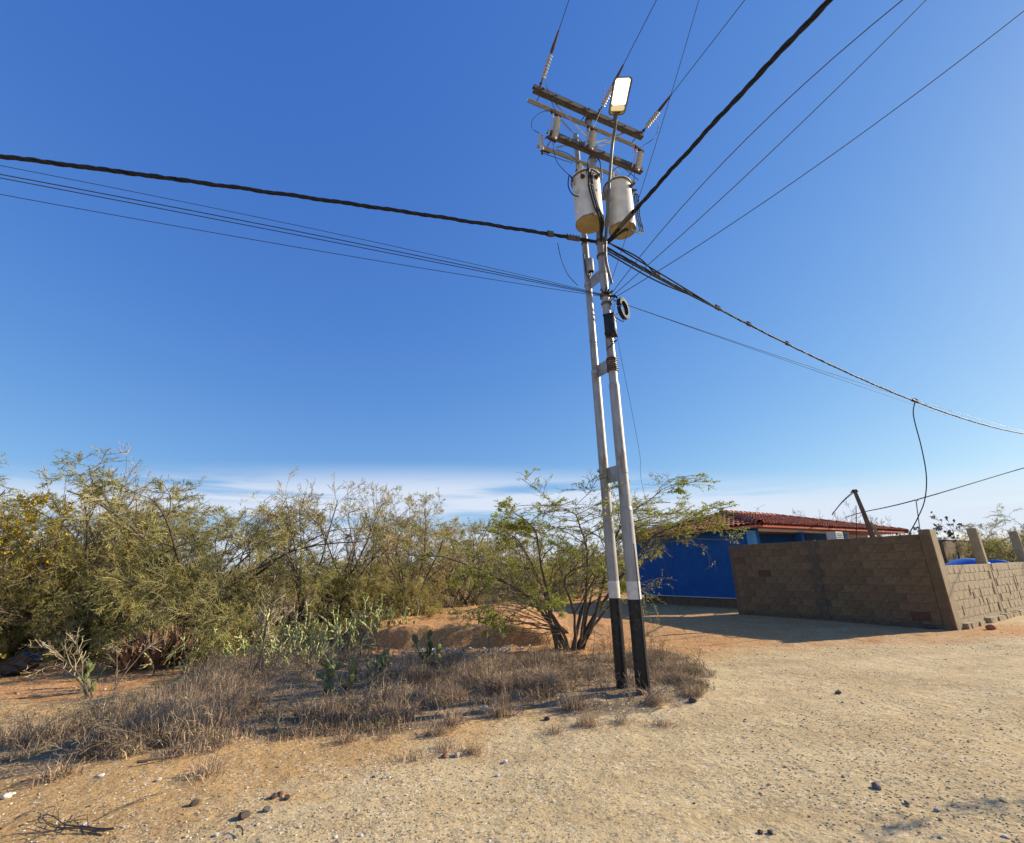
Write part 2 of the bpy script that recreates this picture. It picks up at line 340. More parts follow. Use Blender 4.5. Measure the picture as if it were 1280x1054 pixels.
# ------------------------------------------------------------------ ground sheet
def axis_coords(a, b, fine0, fine1, step, far):
    c = list(np.arange(fine0, fine1, step)); s = step; x = fine1
    while x < far: c.append(x); s *= 1.09; x += s
    c.append(far); s = step; x = fine0-step; l = []
    while x > a: l.append(x); s *= 1.12; x -= s
    l.append(a); return np.array(sorted(set(l+c)))
def build_ground():
    xs = axis_coords(-2500, 0, -8., 9., .07, 2500); ys = axis_coords(-60, 0, 2.0, 13.5, .06, 3500)
    X, Y = np.meshgrid(xs, ys); Z = height(X, Y); V = np.stack([X, Y, Z], -1).reshape(-1, 3)
    ny, nx = X.shape; i = np.arange(ny-1)[:, None]*nx; j = np.arange(nx-1)[None]
    Fc = np.stack([i+j, i+j+1, i+nx+j+1, i+nx+j], -1).reshape(-1, 4)
    me = make_mesh('ground', V, Fc, np.zeros(len(Fc)), ground_material(), True)
    x, y = V[:, 0], V[:, 1]
    road = sstep(-1.2, 1.2, (x*.60-(y-6.2)*.62)) # pale travelled gravel, front right, runs off to the right
    road = np.maximum(road*.9, sstep(-1.5, .5, x-(y*1.0+.2)))
    ochre = sstep(8.4, 9.8, y)*(1-sstep(1.5, 4.5, x-.15*(y-10)))*.95+.35*sstep(11, 16, y)*(1-sstep(5, 8, x))
    ochre = np.maximum(ochre, 65*.01*sstep(7.0, 10.8, y-.1*x)*(1-sstep(14, 20, y+.8*(x-8)))*sstep(0, 3, x))
    ochre = np.maximum(ochre, sstep(-4.8, -6.2, x-.25*(y-9))*sstep(7.0, 7.8, y)*.9)
    litter = grass_mask(x, y)*.85
    litter = np.maximum(litter, sstep(15, 24, y)*(1-sstep(-1, 6, x))*.7)
    for n_, a_ in (('road', road), ('ochre', ochre), ('litter', litter)):
        me.attributes.new(n_, 'FLOAT', 'POINT').data.foreach_set('value', a_.astype(np.float32))
    tag(link('ground', me), kind='structure')
# verge where the dry grass stands, given in ground coordinates
def poly_mask(x, y, poly):
    x = np.asarray(x, float); y = np.asarray(y, float); ins = np.zeros(x.shape, bool); n = len(poly)
    for i in range(n):
        x1, y1 = poly[i]; x2, y2 = poly[(i+1) % n]
        c = ((y1 > y) != (y2 > y)) & (x < (x2-x1)*(y-y1)/((y2-y1) or 1e-9)+x1); ins ^= c
    return ins
gpx = lambda L: [tuple(on_ground(*p)[:2]) for p in L]
GR_POLY = gpx([(-80, 985), (120, 955), (235, 962), (285, 938), (345, 922), (470, 914), (560, 906), (600, 886), (640, 886), (720, 895), (800, 902), (850, 893), (885, 862), (880, 838), (850, 818), (800, 812), (700, 822), (620, 828), (520, 830), (460, 818), (440, 800), (330, 815), (240, 848), (190, 868), (150, 882), (60, 905), (-80, 925)])
def grass_mask(x, y):
    dx = (fbm(np.asarray(x)*1.7, np.asarray(y)*1.7+40)-.47)*1.1; dy = (fbm(np.asarray(x)*1.7+60, np.asarray(y)*1.7)-.47)*1.1
    return poly_mask(x+dx, y+dy, GR_POLY)*1.
build_ground()

# ================================================================== house, walls
UP = np.array([0, 0, 1.])
def frame(P, d):
    d = nrm(np.array([d[0], d[1], 0.])); n = np.array([-d[1], d[0], 0.]); return np.array([P[0], P[1], 0.]), d, n
rngb = np.random.default_rng(11)
def block_mesh(name, L, H, T, seed, matname):
    r = np.random.default_rng(seed); mb = MB(); ch = .005
    # front face with chipped chamfer: outer box plus raised, uneven front panel (28 triangles)
    x = [-L/2, -L/2+ch, L/2-ch, L/2]; z = [-H/2, -H/2+ch, H/2-ch, H/2]
    j = lambda: r.uniform(-.0045, .0045)
    V = []
    for yy, inset in ((-T/2, 0), (T/2-.007, 0), (T/2, 1)):
        a = (x[1]+j(), x[2]+j()) if inset else (x[0], x[3]); b = (z[1]+j(), z[2]+j()) if inset else (z[0], z[3])
        V += [[a[0], yy+(j() if inset else 0), b[0]], [a[1], yy+(j() if inset else 0), b[0]+(j() if inset else 0)], [a[1], yy+(j() if inset else 0), b[1]], [a[0], yy, b[1]]]
    Fc = [[0, 1, 2, 3]]
    for o in (0, 4):
        for q in range(4): Fc.append([o+q, o+4+q, o+4+(q+1) % 4, o+(q+1) % 4])
    Fc.append([8, 11, 10, 9])
    mb.add(V, Fc); V = np.vstack(mb.v); me = make_mesh(name, V, np.vstack(mb.f), np.zeros(len(Fc)), matname); return me
BM = [block_mesh('block', .394, .198, .15, k, 'block') for k in range(5)]
BH = [block_mesh('half_block', .194, .198, .15, 10+k, 'block') for k in range(3)]
BR = [block_mesh('red_block', .394, .198, .15, 20+k, 'blockred') for k in range(2)]
def block_wall(root, P, d, length, rows, thick, nsign, hrow=.204, skip=None, reds=0, z0=0., start=0):
    """courses of separate blocks laid over a recessed mortar core; nsign says on which side the seen face is"""
    o, dd, nn = frame(P, d); nn = nn*nsign; Rz = math.atan2(dd[1], dd[0])+(math.pi if nsign < 0 else 0)
    core = MB(); core.box(o+dd*length/2+UP*(z0+rows*hrow/2-.006), (length, thick-.018, rows*hrow-.004), [dd, nn, UP])
    core.build('mortar_core', 'mortar', root)
    cnt = 0
    for r in range(rows):
        t = start*.4; off = .2 if r % 2 else 0
        while t < length-.05:
            w = .4
            if t == start*.4 and off: w = .2
            if t+w > length+.02: w = .2
            if t+w > length+.03: break
            if not (skip and skip(t+w/2, r)):
                pool = BH if w == .2 else BM
                red = reds and rngb.random() < reds and w == .4
                me = (BR if red else pool)[rngb.integers(0, len(BR if red else pool))]
                b = bpy.data.objects.new('block', me); scene.collection.objects.link(b); b.parent = root
                p = o+dd*(t+w/2)+UP*(z0+r*hrow+hrow/2)+nn*rngb.uniform(-.002, .003)
                b.location = tuple(p-np.array(root.location)); b.rotation_euler = (rngb.normal(0, .003), rngb.normal(0, .009), Rz+rngb.normal(0, .003))
                b.scale = (1, thick/.15, 1)
                cnt += 1
            t += w
    return cnt
# shaded grey wall beside the lane
CORN = np.array([10.26, 12.03]); FAR = np.array([7.36, 16.69]); dG = nrm(FAR-CORN); LG = np.linalg.norm(FAR-CORN)
gw = thing('concrete_block_wall', 'shaded grey-brown concrete block wall running back to the blue building', 'wall', (CORN[0], CORN[1], 0))
nG = np.array([-dG[1], dG[0]]); sG = 1 if nG @ np.array([-1, -.6]) > 0 else -1
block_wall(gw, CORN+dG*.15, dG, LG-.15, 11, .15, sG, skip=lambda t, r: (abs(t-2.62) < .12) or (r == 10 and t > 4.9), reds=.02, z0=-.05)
nG3 = np.array([*(nG*sG), 0]); dG3 = np.array([*dG, 0])
c = MB(); P0 = np.array([*(CORN+dG*(.15+2.62)), 0])
for q in range(9):    # rough cast pilaster poured between the blocks, lumpy
    c.box(P0+UP*(q*.25+.08)+nG3*(.022+.006*math.sin(q*2.1))+dG3*.01*math.sin(q*3.), (.20+.02*math.sin(q*1.7), .15, .247), [dG3, nG3, UP])
c.build('cast_pilaster', 'mortar', gw)
c = MB(); Q = np.array([*CORN, 0])+dG3*.03
c.box(Q+UP*1.13-nG3*.085, (.23, .36, 2.34), [dG3, nG3, UP]); o_ = c.build('corner_column', 'block', gw)
bv = o_.modifiers.new('bevel', 'BEVEL'); bv.width = .018; bv.segments = 2
c = MB(); c.box(Q+UP*1.13-nG3*.085-dG3*.120, (.016, .34, 2.31), [dG3, nG3, UP]); c.build('column_sunlit_face', 'column', gw)  # added pale slab: sunlight on this column face put into its colour
c = MB(); rr = np.random.default_rng(3)    # lumpy mortar skirt at the foot
for q in range(26):
    t = .1+q*.205; c.box(P0*0+np.array([*(CORN+dG*t), 0])+nG3*(.075+.03*rr.random())+UP*(.0+.02*rr.random()), (.24, .10+.05*rr.random(), .10+.12*rr.random()), [dG3, nG3, UP])
c.build('footing', 'mortar', gw)

# sunlit low wall to the right, with standing posts
dR = nrm(np.array([.84, .55])); nR = np.array([dR[1], -dR[0]]); dR3 = np.array([*dR, 0]); nR3 = np.array([*nR, 0])
lw = thing('low_rendered_wall', 'sunlit low tan wall of roughly rendered blocks with two posts rising from it', 'wall', (CORN[0], CORN[1], 0))
BMs = [block_mesh('rough_block', .394, .198, .15, 40+k, 'render') for k in range(5)]; BHs = [block_mesh('rough_half_block', .194, .198, .15, 50+k, 'render') for k in range(3)]
sv = (BM, BH, BR); BM, BH = BMs, BHs
posts_t = [3.73, 8.05, 12.3]
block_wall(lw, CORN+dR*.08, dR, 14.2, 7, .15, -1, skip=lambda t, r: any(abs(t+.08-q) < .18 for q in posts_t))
BM, BH, BR = sv
for q in posts_t:
    c = MB(); P1 = np.array([*(CORN+dR*q), 0]); c.box(P1+UP*1.22-nR3*.03, (.21, .22, 2.40), [dR3, nR3, UP])
    o_ = c.build('post', 'column', lw); bv = o_.modifiers.new('bevel', 'BEVEL'); bv.width = .025; bv.segments = 2
c = MB(); rr = np.random.default_rng(8)      # vertical mortar smears standing proud between the blocks
for q in range(26):
    t = .5+rr.random()*12; z = .2+rr.random()*1.0; hh = .1+rr.random()*.3
    c.box(np.array([*(CORN+dR*t), z])+nR3*.078, (.018+.03*rr.random(), .022, hh), [dR3, nR3, UP])
for q in range(60):
    t = .3+rr.random()*13; c.box(np.array([*(CORN+dR*t), .04])+nR3*(.09+.05*rr.random()), (.3, .16, .08+.10*rr.random()), [dR3, nR3, UP])
c.build('mortar_smear', 'render', lw)['kind'] = 'stuff'

# house
HC = np.array([8.9, 17.8]); f2 = nrm(np.array([.84, .54])); b2 = np.array([-f2[1], f2[0]]); f3 = np.array([*f2, 0]); b3 = np.array([*b2, 0])
LF, LB, EZ = 11.6, 6.0, 3.02
hs_ = thing('blue_house', 'deep blue house with a hipped red clay tile roof behind the block wall', 'house', (HC[0], HC[1], 0))
P = lambda f, b, z=0.: np.array([*HC, 0])+f3*f+b3*b+UP*z
c = MB(); c.box(P(.1, LB/2, 1.66), (.2, LB, 2.62), [f3, b3, UP]); c.build('side_wall', 'blue', hs_)
c = MB()
for q in range(int(LB/.41)): c.box(P(.1, .21+q*.41, .17), (.24, .40, .34), [f3, b3, UP])
c.build('plinth', 'mortar', hs_)
c = MB(); c.box(P(-.03, LB/2, .352), (.10, LB, .022), [f3, b3, UP]); c.build('drip_ledge', 'whitewall', hs_)
c = MB(); c.box(P(3.7, 1.9, 1.45), (7.0, .2, 2.9), [f3, b3, UP]); c.build('porch_back_wall', 'blue', hs_)
c = MB(); c.box(P(9.45, 1.0, 1.45), (4.1, .2, 2.9), [f3, b3, UP]); c.build('white_end_wall', 'whitewall', hs_)
c = MB(); c.box(P(7.30, 1.0, 1.45), (.2, 1.75, 2.9), [f3, b3, UP]); c.build('porch_side_wall', 'bluelight', hs_)
c = MB(); c.box(P(3.8, .12, 2.83), (7.2, .2, .16), [f3, b3, UP]); c.build('porch_beam', 'whitewall', hs_)
for px in (943, 1003, 1057):
    q = on_plane(px, 668, HC, f2); t = (q[:2]-HC) @ f2
    c = MB(); c.box(P(t, .12, 1.375), (.26, .24, 2.75), [f3, b3, UP]); c.build('porch_column', 'bluelight' if px != 1003 else 'blue', hs_)
# hipped roof of overlapping barrel tiles
ov = .55; ez = EZ-.12; rz = 3.80
A0, A1, A2, A3 = P(-ov, -ov, ez), P(LF+ov, -ov, ez), P(LF+ov, LB+ov, ez), P(-ov, LB+ov, ez)
Rg0, Rg1 = P(2.6, LB/2, rz), P(LF-4.6, LB/2, rz)
deck = MB(); deck.add([A0, A1, A2, A3, Rg0, Rg1], [[0, 1, 5, 4], [2, 3, 4, 5], [1, 2, 5, 5], [3, 0, 4, 4]])
deck.add([A0-UP*.07, A1-UP*.07, A2-UP*.07, A3-UP*.07], [[0, 3, 2, 1]])
deck.add([A0-UP*.07, A1-UP*.07, A1, A0], [[0, 1, 2, 3]]); deck.add([A0-UP*.07, A3-UP*.07, A3, A0], [[0, 1, 2, 3]])
roof = deck.build('roof', 'tile', hs_)
def tiles(E0, E1, top0, top1, mb, w=.21, ln=.38):
    e = nrm(E1-E0); L = np.linalg.norm(E1-E0); n_ = nrm(np.cross(e, top0-E0)); n_ = n_ if n_[2] > 0 else -n_; s = np.cross(n_, e)
    s = s if s[2] > 0 else -s
    a0 = (top0-E0) @ e; a1 = (top1-E0) @ e; Hs = (top0-E0) @ s
    k = 5; ang = np.linspace(0, math.pi, k)
    rr = np.random.default_rng(4)
    for i in range(int(L/w)):
        u = (i+.5)*w
        lim = Hs*min(1, u/a0 if a0 > 0 else 1, (L-u)/(L-a1) if L-a1 > 0 else 1)
        for j in range(int(lim/ln)+1):
            v0 = j*ln-.03; v1 = min(v0+ln+.05, lim)
            if v1-v0 < .05: continue
            o = E0+e*(u+rr.normal(0, .006)); r0, r1 = w*.47, w*.40
            V = [o+s*v0+e*r0*math.cos(a)+n_*(.045+r0*.75*math.sin(a)+rr.normal(0, .003)) for a in ang]+[o+s*v1+e*r1*math.cos(a)+n_*(.015+r1*.75*math.sin(a)) for a in ang]
            mb.add(V, [[q, q+1, k+q+1, k+q] for q in range(k-1)])
tm = MB(); tiles(A0, A1, Rg0, Rg1, tm); tiles(A3, A0, Rg0, Rg0, tm); t_ = tm.build('roof_tile', 'tile', hs_); t_['kind'] = 'stuff'; 
c = MB()
for a, b_ in ((A0, Rg0), (Rg0, Rg1), (Rg1, A1)):
    n_ = int(np.linalg.norm(b_-a)/.36)
    for q in range(n_): c.tube([a+(b_-a)*q/n_+UP*.05, a+(b_-a)*(q+1.1)/n_+UP*.035], [.13, .115], 8, caps=False)
c.build('ridge_tile', 'tile', hs_)['kind'] = 'stuff'
# air conditioner on its bracket on the porch
acp = on_plane(1044, 672, P(0, -1.2), f2)
ac = thing('air_conditioner', 'small off-white air conditioner unit showing above the block wall', 'air conditioner', acp)
c = MB(); c.box(acp, (.55, .34, .42), [f3, b3, UP]); c.build('casing', 'plastic', ac)
c = MB()
for q in range(5): c.box(acp-b3*.175-UP*(.13-q*.065), (.40, .014, .02), [f3, b3, UP])
c.build('grille', 'darksteel', ac)
c = MB(); c.box(acp-UP*.235, (.6, .4, .05), [f3, b3, UP]); c.tube([acp-UP*.23, acp-UP*.6+b3*.0, acp*[1, 1, 0]], .03, 6); c.build('bracket', 'darksteel', ac)

# leaning timber post and helpers behind the wall
wp0 = at(1091, 672, 14.2); wp1 = at(1068, 613, 14.0)
dv = (wp1-wp0)/(wp1[2]-wp0[2]); base = wp0-dv*wp0[2]
wp = thing('leaning_timber_post', 'leaning grey timber post holding up wires behind the block wall', 'post', base)
c = MB(); c.tube([base, base+dv*1.2+[.02, 0, 0], wp0, wp0*.5+wp1*.5+[.015, 0, 0], wp1], [.08, .075, .07, .06, .05], 9); c.build('shaft', 'wood', wp)
st0 = at(1099, 670, 14.1); st1 = at(1088, 653, 14.1)
dv2 = (st1-st0)/(st1[2]-st0[2]); c = MB(); c.tube([st0-dv2*.9, st0, st1], .045, 6)
c.build('prop_stake', 'column', wp)
c = MB(); c.tube([wp1-[.12, 0, .05], wp1-[-.1, 0, .03]], .02, 5); c.box(wp1-UP*.02, (.1, .1, .08)); c.build('wire_peg', 'brown', wp)
r0 = at(1150, 664, 13.5); r1 = at(1145, 625, 13.5)
rd = thing('metal_rod', 'thin upright metal rod carrying a wire above the wall corner', 'rod', (r0[0], r0[1], 0))
c = MB(); c.tube([[r0[0], r0[1], 0], r0, r1], .014, 6); c.build('rod_shaft', 'steel', rd)
c = MB(); c.tube([r1-f3*.05, r1+f3*.18], .018, 6); c.build('wire_clip', 'brown', rd)

# things beyond the low wall
bq = thing('far_block_wall', 'far brown block wall with a pale top beyond the low tan wall', 'wall', (19.6, 21.2, 0))
c = MB(); c.box(np.array([20.8, 22.0, 1.15]), (9., .2, 2.3), [dR3, nR3, UP]); c.build('wall_face', 'block', bq)
c = MB(); c.box(np.array([20.8, 22.0, 2.36]), (9., .26, .10), [dR3, nR3, UP]); c.build('coping', 'whitewall', bq)
def blue_cover(name, label, pl, pr, ptop, Y):
    a = at(*pl, Y); b_ = at(*pr, Y); t = at(*ptop, Y); L = np.linalg.norm(b_-a); e = nrm(b_-a); w = np.cross(UP, e)
    th = thing(name, label, 'plastic cover', (*(a+(b_-a)/2)[:2], 0))
    n = 17; m = 9; V = []
    hgt = t[2]-a[2]+.06
    for i in range(n):
        u = i/(n-1); prof = (math.sin(math.pi*min(1, u**.75)))**.55 if u > .0 else 0
        prof = min(1, (u/.62))**.8*(1-max(0, (u-.86)/.14)**2.2*.95)
        for j in range(m):
            v = j/(m-1)*2-1; V.append(a-UP*.06+e*u*L+w*v*.75*(.25+.75*prof)+UP*hgt*prof*(1-abs(v)**2.6))
    Fc = [[i*m+j, (i+1)*m+j, (i+1)*m+j+1, i*m+j+1] for i in range(n-1) for j in range(m-1)]
    c = MB(); c.add(V, Fc); c.build('dome', 'bluetarp', th, smooth=True)
    c = MB(); c.box(a*.5+b_*.5-UP*(.06+(a[2]-.06)/2), (L*.8, 1.0, a[2]-.06), [e, w, UP]); c.build('tank_body', 'bluetarp', th)
    return th
bc = blue_cover('blue_cover', 'domed blue plastic tank cover peeping over the low tan wall', (1180, 707), (1221, 706), (1210, 698), 15.8)
blue_cover('blue_cover', 'thin sliver of blue plastic showing right of the first post', (1230, 706), (1243, 704), (1238, 701), 16.2)

# ================================================================== the twin poles and their fittings
PR = np.array([1.63, 6.91, 0.]); PL = np.array([1.43, 7.28, 0.])
PR[2] = 0; PL[2] = 0
ARM = np.array([.905, .425, 0.]); BK = np.array([-.425, .905, 0.])   # BK points away from camera
def pole(P, label, top, joints, rad):
    r = thing('utility_pole', label, 'utility pole', (P[0], P[1], gz(P[0], P[1])), 'steel poles of the twin power pole')
    def sec(n, m, z0, z1, ra, rb, k=20):
        c = MB(); zs = np.linspace(z0, z1, 5); c.lathe([(ra+(rb-ra)*(z-z0)/(z1-z0), z) for z in zs], P, k); return c.build(n, m, r, smooth=True)
    sec('black_base', 'black', -.3, 1.165, rad[0]+.001, rad[0])
    sec('white_band', 'white', 1.165, 1.40, rad[0]+.0005, rad[0]+.0005)
    zs = [1.40]+joints+[top]
    for i in range(len(zs)-1):
        ra = rad[i]; sec('shaft_section', 'steel', zs[i], zs[i+1], ra, ra-.003)
        if i < len(zs)-2:
            c = MB(); rb = rad[i+1]; z = zs[i+1]
            c.lathe([(ra-.003, z-.0), (ra-.001, z+.015), (rb+.008, z+.06), (rb, z+.075)], P, 20); c.build('joint_collar', 'steel', r, smooth=True)
    c = MB(); c.lathe([(rad[-1]-.002, top), (rad[-1]+.004, top+.005), (rad[-1]*.7, top+.03), (.001, top+.04)], P, 16); c.build('top_cap', 'darksteel', r, smooth=True)
    return r
poleR = pole(PR, 'nearer steel pole with black foot and white band, carrying the crossarms and lamp', 9.98, [2.35, 4.3, 7.1], [.095, .083, .070, .058])
poleL = pole(PL, 'farther steel pole with black foot, standing just left behind its twin', 9.9, [2.2, 4.65, 7.4], [.083, .076, .062, .052])
c = MB(); c.tube([PR+[.05, -.088, -.1], PR+[.05, -.088, 1.15], PR+[.045, -.08, 1.9]], .006, 6); c.build('earth_wire', 'wire', poleR)
c = MB(); c.lathe([(.094, .86), (.102, .862), (.102, .872), (.094, .874)], PR, 20); c.build('foot_band', 'black', poleR)
c = MB(); c.lathe([(.094, .40), (.101, .402), (.101, .41), (.094, .412)], PR, 20); c.build('foot_band', 'black', poleR)
for z, h in ((2.95, .24), (4.72, .22), (6.42, .22), (7.72, .10), (8.25, .10)):
    c = MB(); e = nrm(PL-PR); mid = (PR+PL)/2
    c.box(mid+UP*z, (np.linalg.norm(PL-PR)-.12, .012, h), [e, np.cross(UP, e), UP])
    for Pq in (PR, PL):
        c.lathe([(.07, z-.03), (.088 if z < 4 else .076, z-.028), (.088 if z < 4 else .076, z+.028), (.07, z+.03)] if z < 6.2 else [(.058, z-.03), (.075, z-.028), (.075, z+.028), (.058, z+.03)], Pq, 16)
    c.build('spacer_plate', 'steel', poleR)
def arm(z, off, t0, t1, matn, name, hh=.10, ww=.09):
    o = np.array([PR[0], PR[1], z])+BK*off
    c = MB(); a = o+ARM*t0; b = o+ARM*t1; m = (a+b)/2; L = t1-t0
    if name == 'channel_crossarm':      # U channel, open away from the pole
        c.box(m-BK*(ww/2-.004), (L, .008, hh), [ARM, BK, UP]); c.box(m+UP*(hh/2-.004), (L, ww, .008), [ARM, BK, UP]); c.box(m-UP*(hh/2-.004), (L, ww, .008), [ARM, BK, UP])
        for q in np.linspace(t0+.15, t1-.15, 8): c.lathe([(.016, 0), (.016, .018), (.001, .02)], o+ARM*q-BK*(ww/2), 6, axis=-BK)
    else:
        c.box(m-UP*(hh/2-.004), (L, ww, .008), [ARM, BK, UP]); c.box(m+BK*(ww/2-.004), (L, .008, hh), [ARM, BK, UP])
    return c.build(name, matn, poleR)
arm(9.87, -.125, -1.27, 1.20, 'darksteel', 'channel_crossarm', .11, .10)
arm(9.87, .085, -1.27, 1.24, 'plate', 'angle_crossarm', .08, .08)
arm(8.93, -.125, -1.02, 1.06, 'darksteel', 'channel_crossarm', .10, .10)
arm(8.93, .14, -1.08, 1.12, 'plate', 'angle_crossarm', .08, .08)
for z, t in ((9.87, -1.1), (9.87, 1.1), (8.93, -.9), (8.93, .9), (9.87, -.12), (8.93, .12)):
    c = MB(); o = np.array([PR[0], PR[1], z])+ARM*t; c.tube([o-BK*.22, o+BK*.16], .010, 6); c.lathe([(.02, 0), (.02, .02)], o-BK*.2, 6, axis=BK); c.build('tie_bolt', 'darksteel', poleR)
for s in (-1, 1):
    for off, zt in ((-.06, 9.83), (.08, 9.83)):
        o = PR+BK*off; c = MB(); a = o+UP*9.22; b = o+ARM*(.78*s)+UP*zt
        e = nrm(b-a); c.box((a+b)/2, (np.linalg.norm(b-a), .008, .04), [e, BK, np.cross(e, BK)]); c.build('arm_brace', 'plate', poleR)
    a = PR+UP*8.96+ARM*(.72*s)+BK*.09; b = PR+UP*9.42+BK*.09; c = MB(); e = nrm(b-a); c.box((a+b)/2, (np.linalg.norm(b-a), .008, .035), [e, BK, np.cross(e, BK)]); c.build('arm_brace', 'plate', poleR)
for z in (9.85, 9.2, 8.9, 8.3, 7.6, 7.05, 6.75, 5.97, 5.8):
    c = MB(); c.lathe([(.064 if z > 7.1 else .08, z-.025), (.072 if z > 7.1 else .088, z-.02), (.072 if z > 7.1 else .088, z+.02), (.064 if z > 7.1 else .08, z+.025)], PR, 14)
    c.box(PR+UP*z-BK*.09, (.04, .06, .03), [ARM, BK, UP]); c.build('pole_band', 'darksteel', poleR)
for z in (9.0, 8.2, 7.3):
    c = MB(); c.lathe([(.057, z-.025), (.066, z-.02), (.066, z+.02), (.057, z+.025)], PL, 14); c.build('pole_band', 'darksteel', poleL)

# transformers
def transformer(x, y, z0, z1, label, lead_side, hook):
    b = np.array([x, y, z0]); h = z1-z0; R = .238
    t = thing('transformer', label, 'transformer', b, 'pole-mounted transformers')
    c = MB(); c.lathe([(R-.02, .03), (R-.004, .03), (R, .02), (R, .0), (R+.0, .03), (R, h-.05), (R+.004, h-.04)], b, 40); c.build('tank', 'tank', t, smooth=True)
    c = MB(); c.lathe([(R-.004, .0), (R-.01, .028), (.001, .034)], b, 40); c.build('tank_bottom', 'tankunder', t)
    c = MB(); c.lathe([(R+.002, h-.05), (R+.022, h-.048), (R+.022, h-.015), (R+.005, h+.0), (R*.6, h+.05), (.001, h+.065)], b, 40); c.build('lid', 'tank', t, smooth=False)
    c = MB(); c.lathe([(R+.018, h-.062), (R+.028, h-.058), (R+.028, h-.044), (R+.018, h-.04)], b, 40); c.build('lid_ring', 'brown', t)
    for s in (-1, 1):
        c = MB(); o = b+ARM*s*(R+.015)+UP*(h-.16); c.box(o, (.05, .05, .11), [ARM, BK, UP]); c.build('lifting_lug', 'plate', t)
    to = nrm(np.array([PR[0]-x, PR[1]-y, 0])); 
    for zz in (.2, h-.22):
        c = MB(); d_ = np.linalg.norm([PR[0]-x, PR[1]-y])-R; c.box(b+to*(R+d_/2)+UP*zz, (d_+.04, .10, .10), [to, np.cross(UP, to), UP]); c.build('hanger_bracket', 'steel', t)
    c = MB(); o = b+ARM*(-.06)+BK*.05+UP*(h+.04)
    pr = [(.03, 0)]+[(.055 if k % 2 else .034, .02+k*.022) for k in range(12)]+[(.02, .29), (.018, .33), (.001, .335)]
    c.lathe(pr, o, 16); c.build('bushing', 'porcelain', t, smooth=False)
    for k, a in enumerate((-.5, 0, .5)):
        dr = nrm(-BK*math.cos(a+lead_side)+ARM*math.sin(a+lead_side)); o = b+dr*(R-.01)+UP*(h-.17)
        c = MB(); c.lathe([(.035, 0), (.04, .02), (.028, .035), (.034, .05), (.02, .07), (.012, .11)], o, 12, axis=dr); c.build('terminal', 'brown', t)
    return t, b, h, R
T1, b1, h1, Rt = transformer(1.40, 6.56, 7.13, 8.09, 'left cream transformer can, black leads hanging down its front', -.35, 0)
T2, b2_, h2, _ = transformer(2.04, 6.91, 7.27, 8.26, 'right cream transformer can, thin leads looping down its right side', .9, 0)
def curve(pts, n=24):
    """smooth Catmull-Rom through the points"""
    P_ = np.asarray(pts, float); P_ = np.vstack([2*P_[0]-P_[1], P_, 2*P_[-1]-P_[-2]]); out = []
    m = len(P_)-3; per = max(2, n//m)
    for i in range(m):
        a, b, c_, d = P_[i:i+4]
        for u in np.linspace(0, 1, per, endpoint=False): out.append(.5*((2*b)+(-a+c_)*u+(2*a-5*b+4*c_-d)*u*u+(-a+3*b-3*c_+d)*u**3))
    out.append(P_[-2]); return np.array(out)
def lead(name, pts, r, parent, m='rubber'):
    c = MB(); c.tube(curve(pts, 30), r, 6); return c.build(name, m, parent)
for k, (dx, r) in enumerate(((-.03, .019), (.02, .017), (.05, .013))):
    o = b1-BK*(Rt+.05)+ARM*(-.13+dx)
    lead('lead_cable', [b1-BK*(Rt+.03)+ARM*(-.12+k*.12)+UP*(h1-.17), o+UP*(h1-.13-.05*k)-BK*.03, o+UP*(h1-.38), o+ARM*.0+UP*.45, o+ARM*.07+UP*.1, o+ARM*.15+UP*-.12, PR-BK*.12-ARM*.08+UP*6.95], r, T1)
lead('lead_cable', [b1-ARM*(Rt+.02)+UP*(h1-.2), b1-ARM*(Rt+.10)+UP*(h1-.05), b1-ARM*(Rt+.14)+UP*(h1-.3), b1-ARM*(Rt+.10)+UP*(h1-.5)-BK*.05, b1-ARM*(Rt+.02)+UP*(h1-.56)-BK*.1], .010, T1)
lead('lead_cable', [b1-BK*(Rt+.03)+ARM*-.18+UP*(h1-.2), b1-BK*(Rt+.12)+ARM*-.16+UP*(h1+.04), b1-BK*(Rt+.13)+ARM*.02+UP*(h1+.10), b1-BK*(Rt+.08)+ARM*.10+UP*(h1-.04), b1-BK*(Rt+.03)+ARM*.13+UP*(h1-.17)], .011, T1)
for k in range(3):
    q = .04*k
    lead('lead_cable', [b2_+ARM*(Rt+.02)-BK*(.08-.08*k)+UP*(h2-.17), b2_+ARM*(Rt+.10+q)-BK*.05+UP*(h2-.08), b2_+ARM*(Rt+.13+q)+UP*(h2-.5), b2_+ARM*(Rt+.12+q)-BK*.05+UP*.1, b2_+ARM*(Rt-.05+q)-BK*.14+UP*-.06, b2_+ARM*(-.1)-BK*.18-UP*(.13+q*.5), PR+ARM*.1-BK*.1+UP*(6.98)], .011, T2)
lead('lead_cable', [b2_+ARM*(-.06)+BK*.05+UP*(h2+.36), b2_+ARM*.15+UP*(h2+.5), PR+ARM*.98-BK*.1+UP*8.7], .006, T2)
lead('lead_cable', [b1+ARM*(-.06)+BK*.05+UP*(h1+.36), b1-ARM*.3+UP*(h1+.42), PR-ARM*.85-BK*.1+UP*8.66], .006, T1)
# faint stencil marks on the left tank (two small dark strokes and a cross)
for (da, dz, w, hh) in ((.02, .52, .035, .012), (.02, .52, .012, .05), (-.10, .47, .04, .01), (-.10, .45, .01, .04)):
    a = math.asin(da/Rt); dr = -BK*math.cos(a)+ARM*math.sin(a); tn = ARM*math.cos(a)+BK*math.sin(a)
    c = MB(); c.box(b1+dr*(Rt+.002)+UP*dz, (w, .003, hh), [tn, dr, UP]); c.build('stencil_mark', 'darksteel', T1)

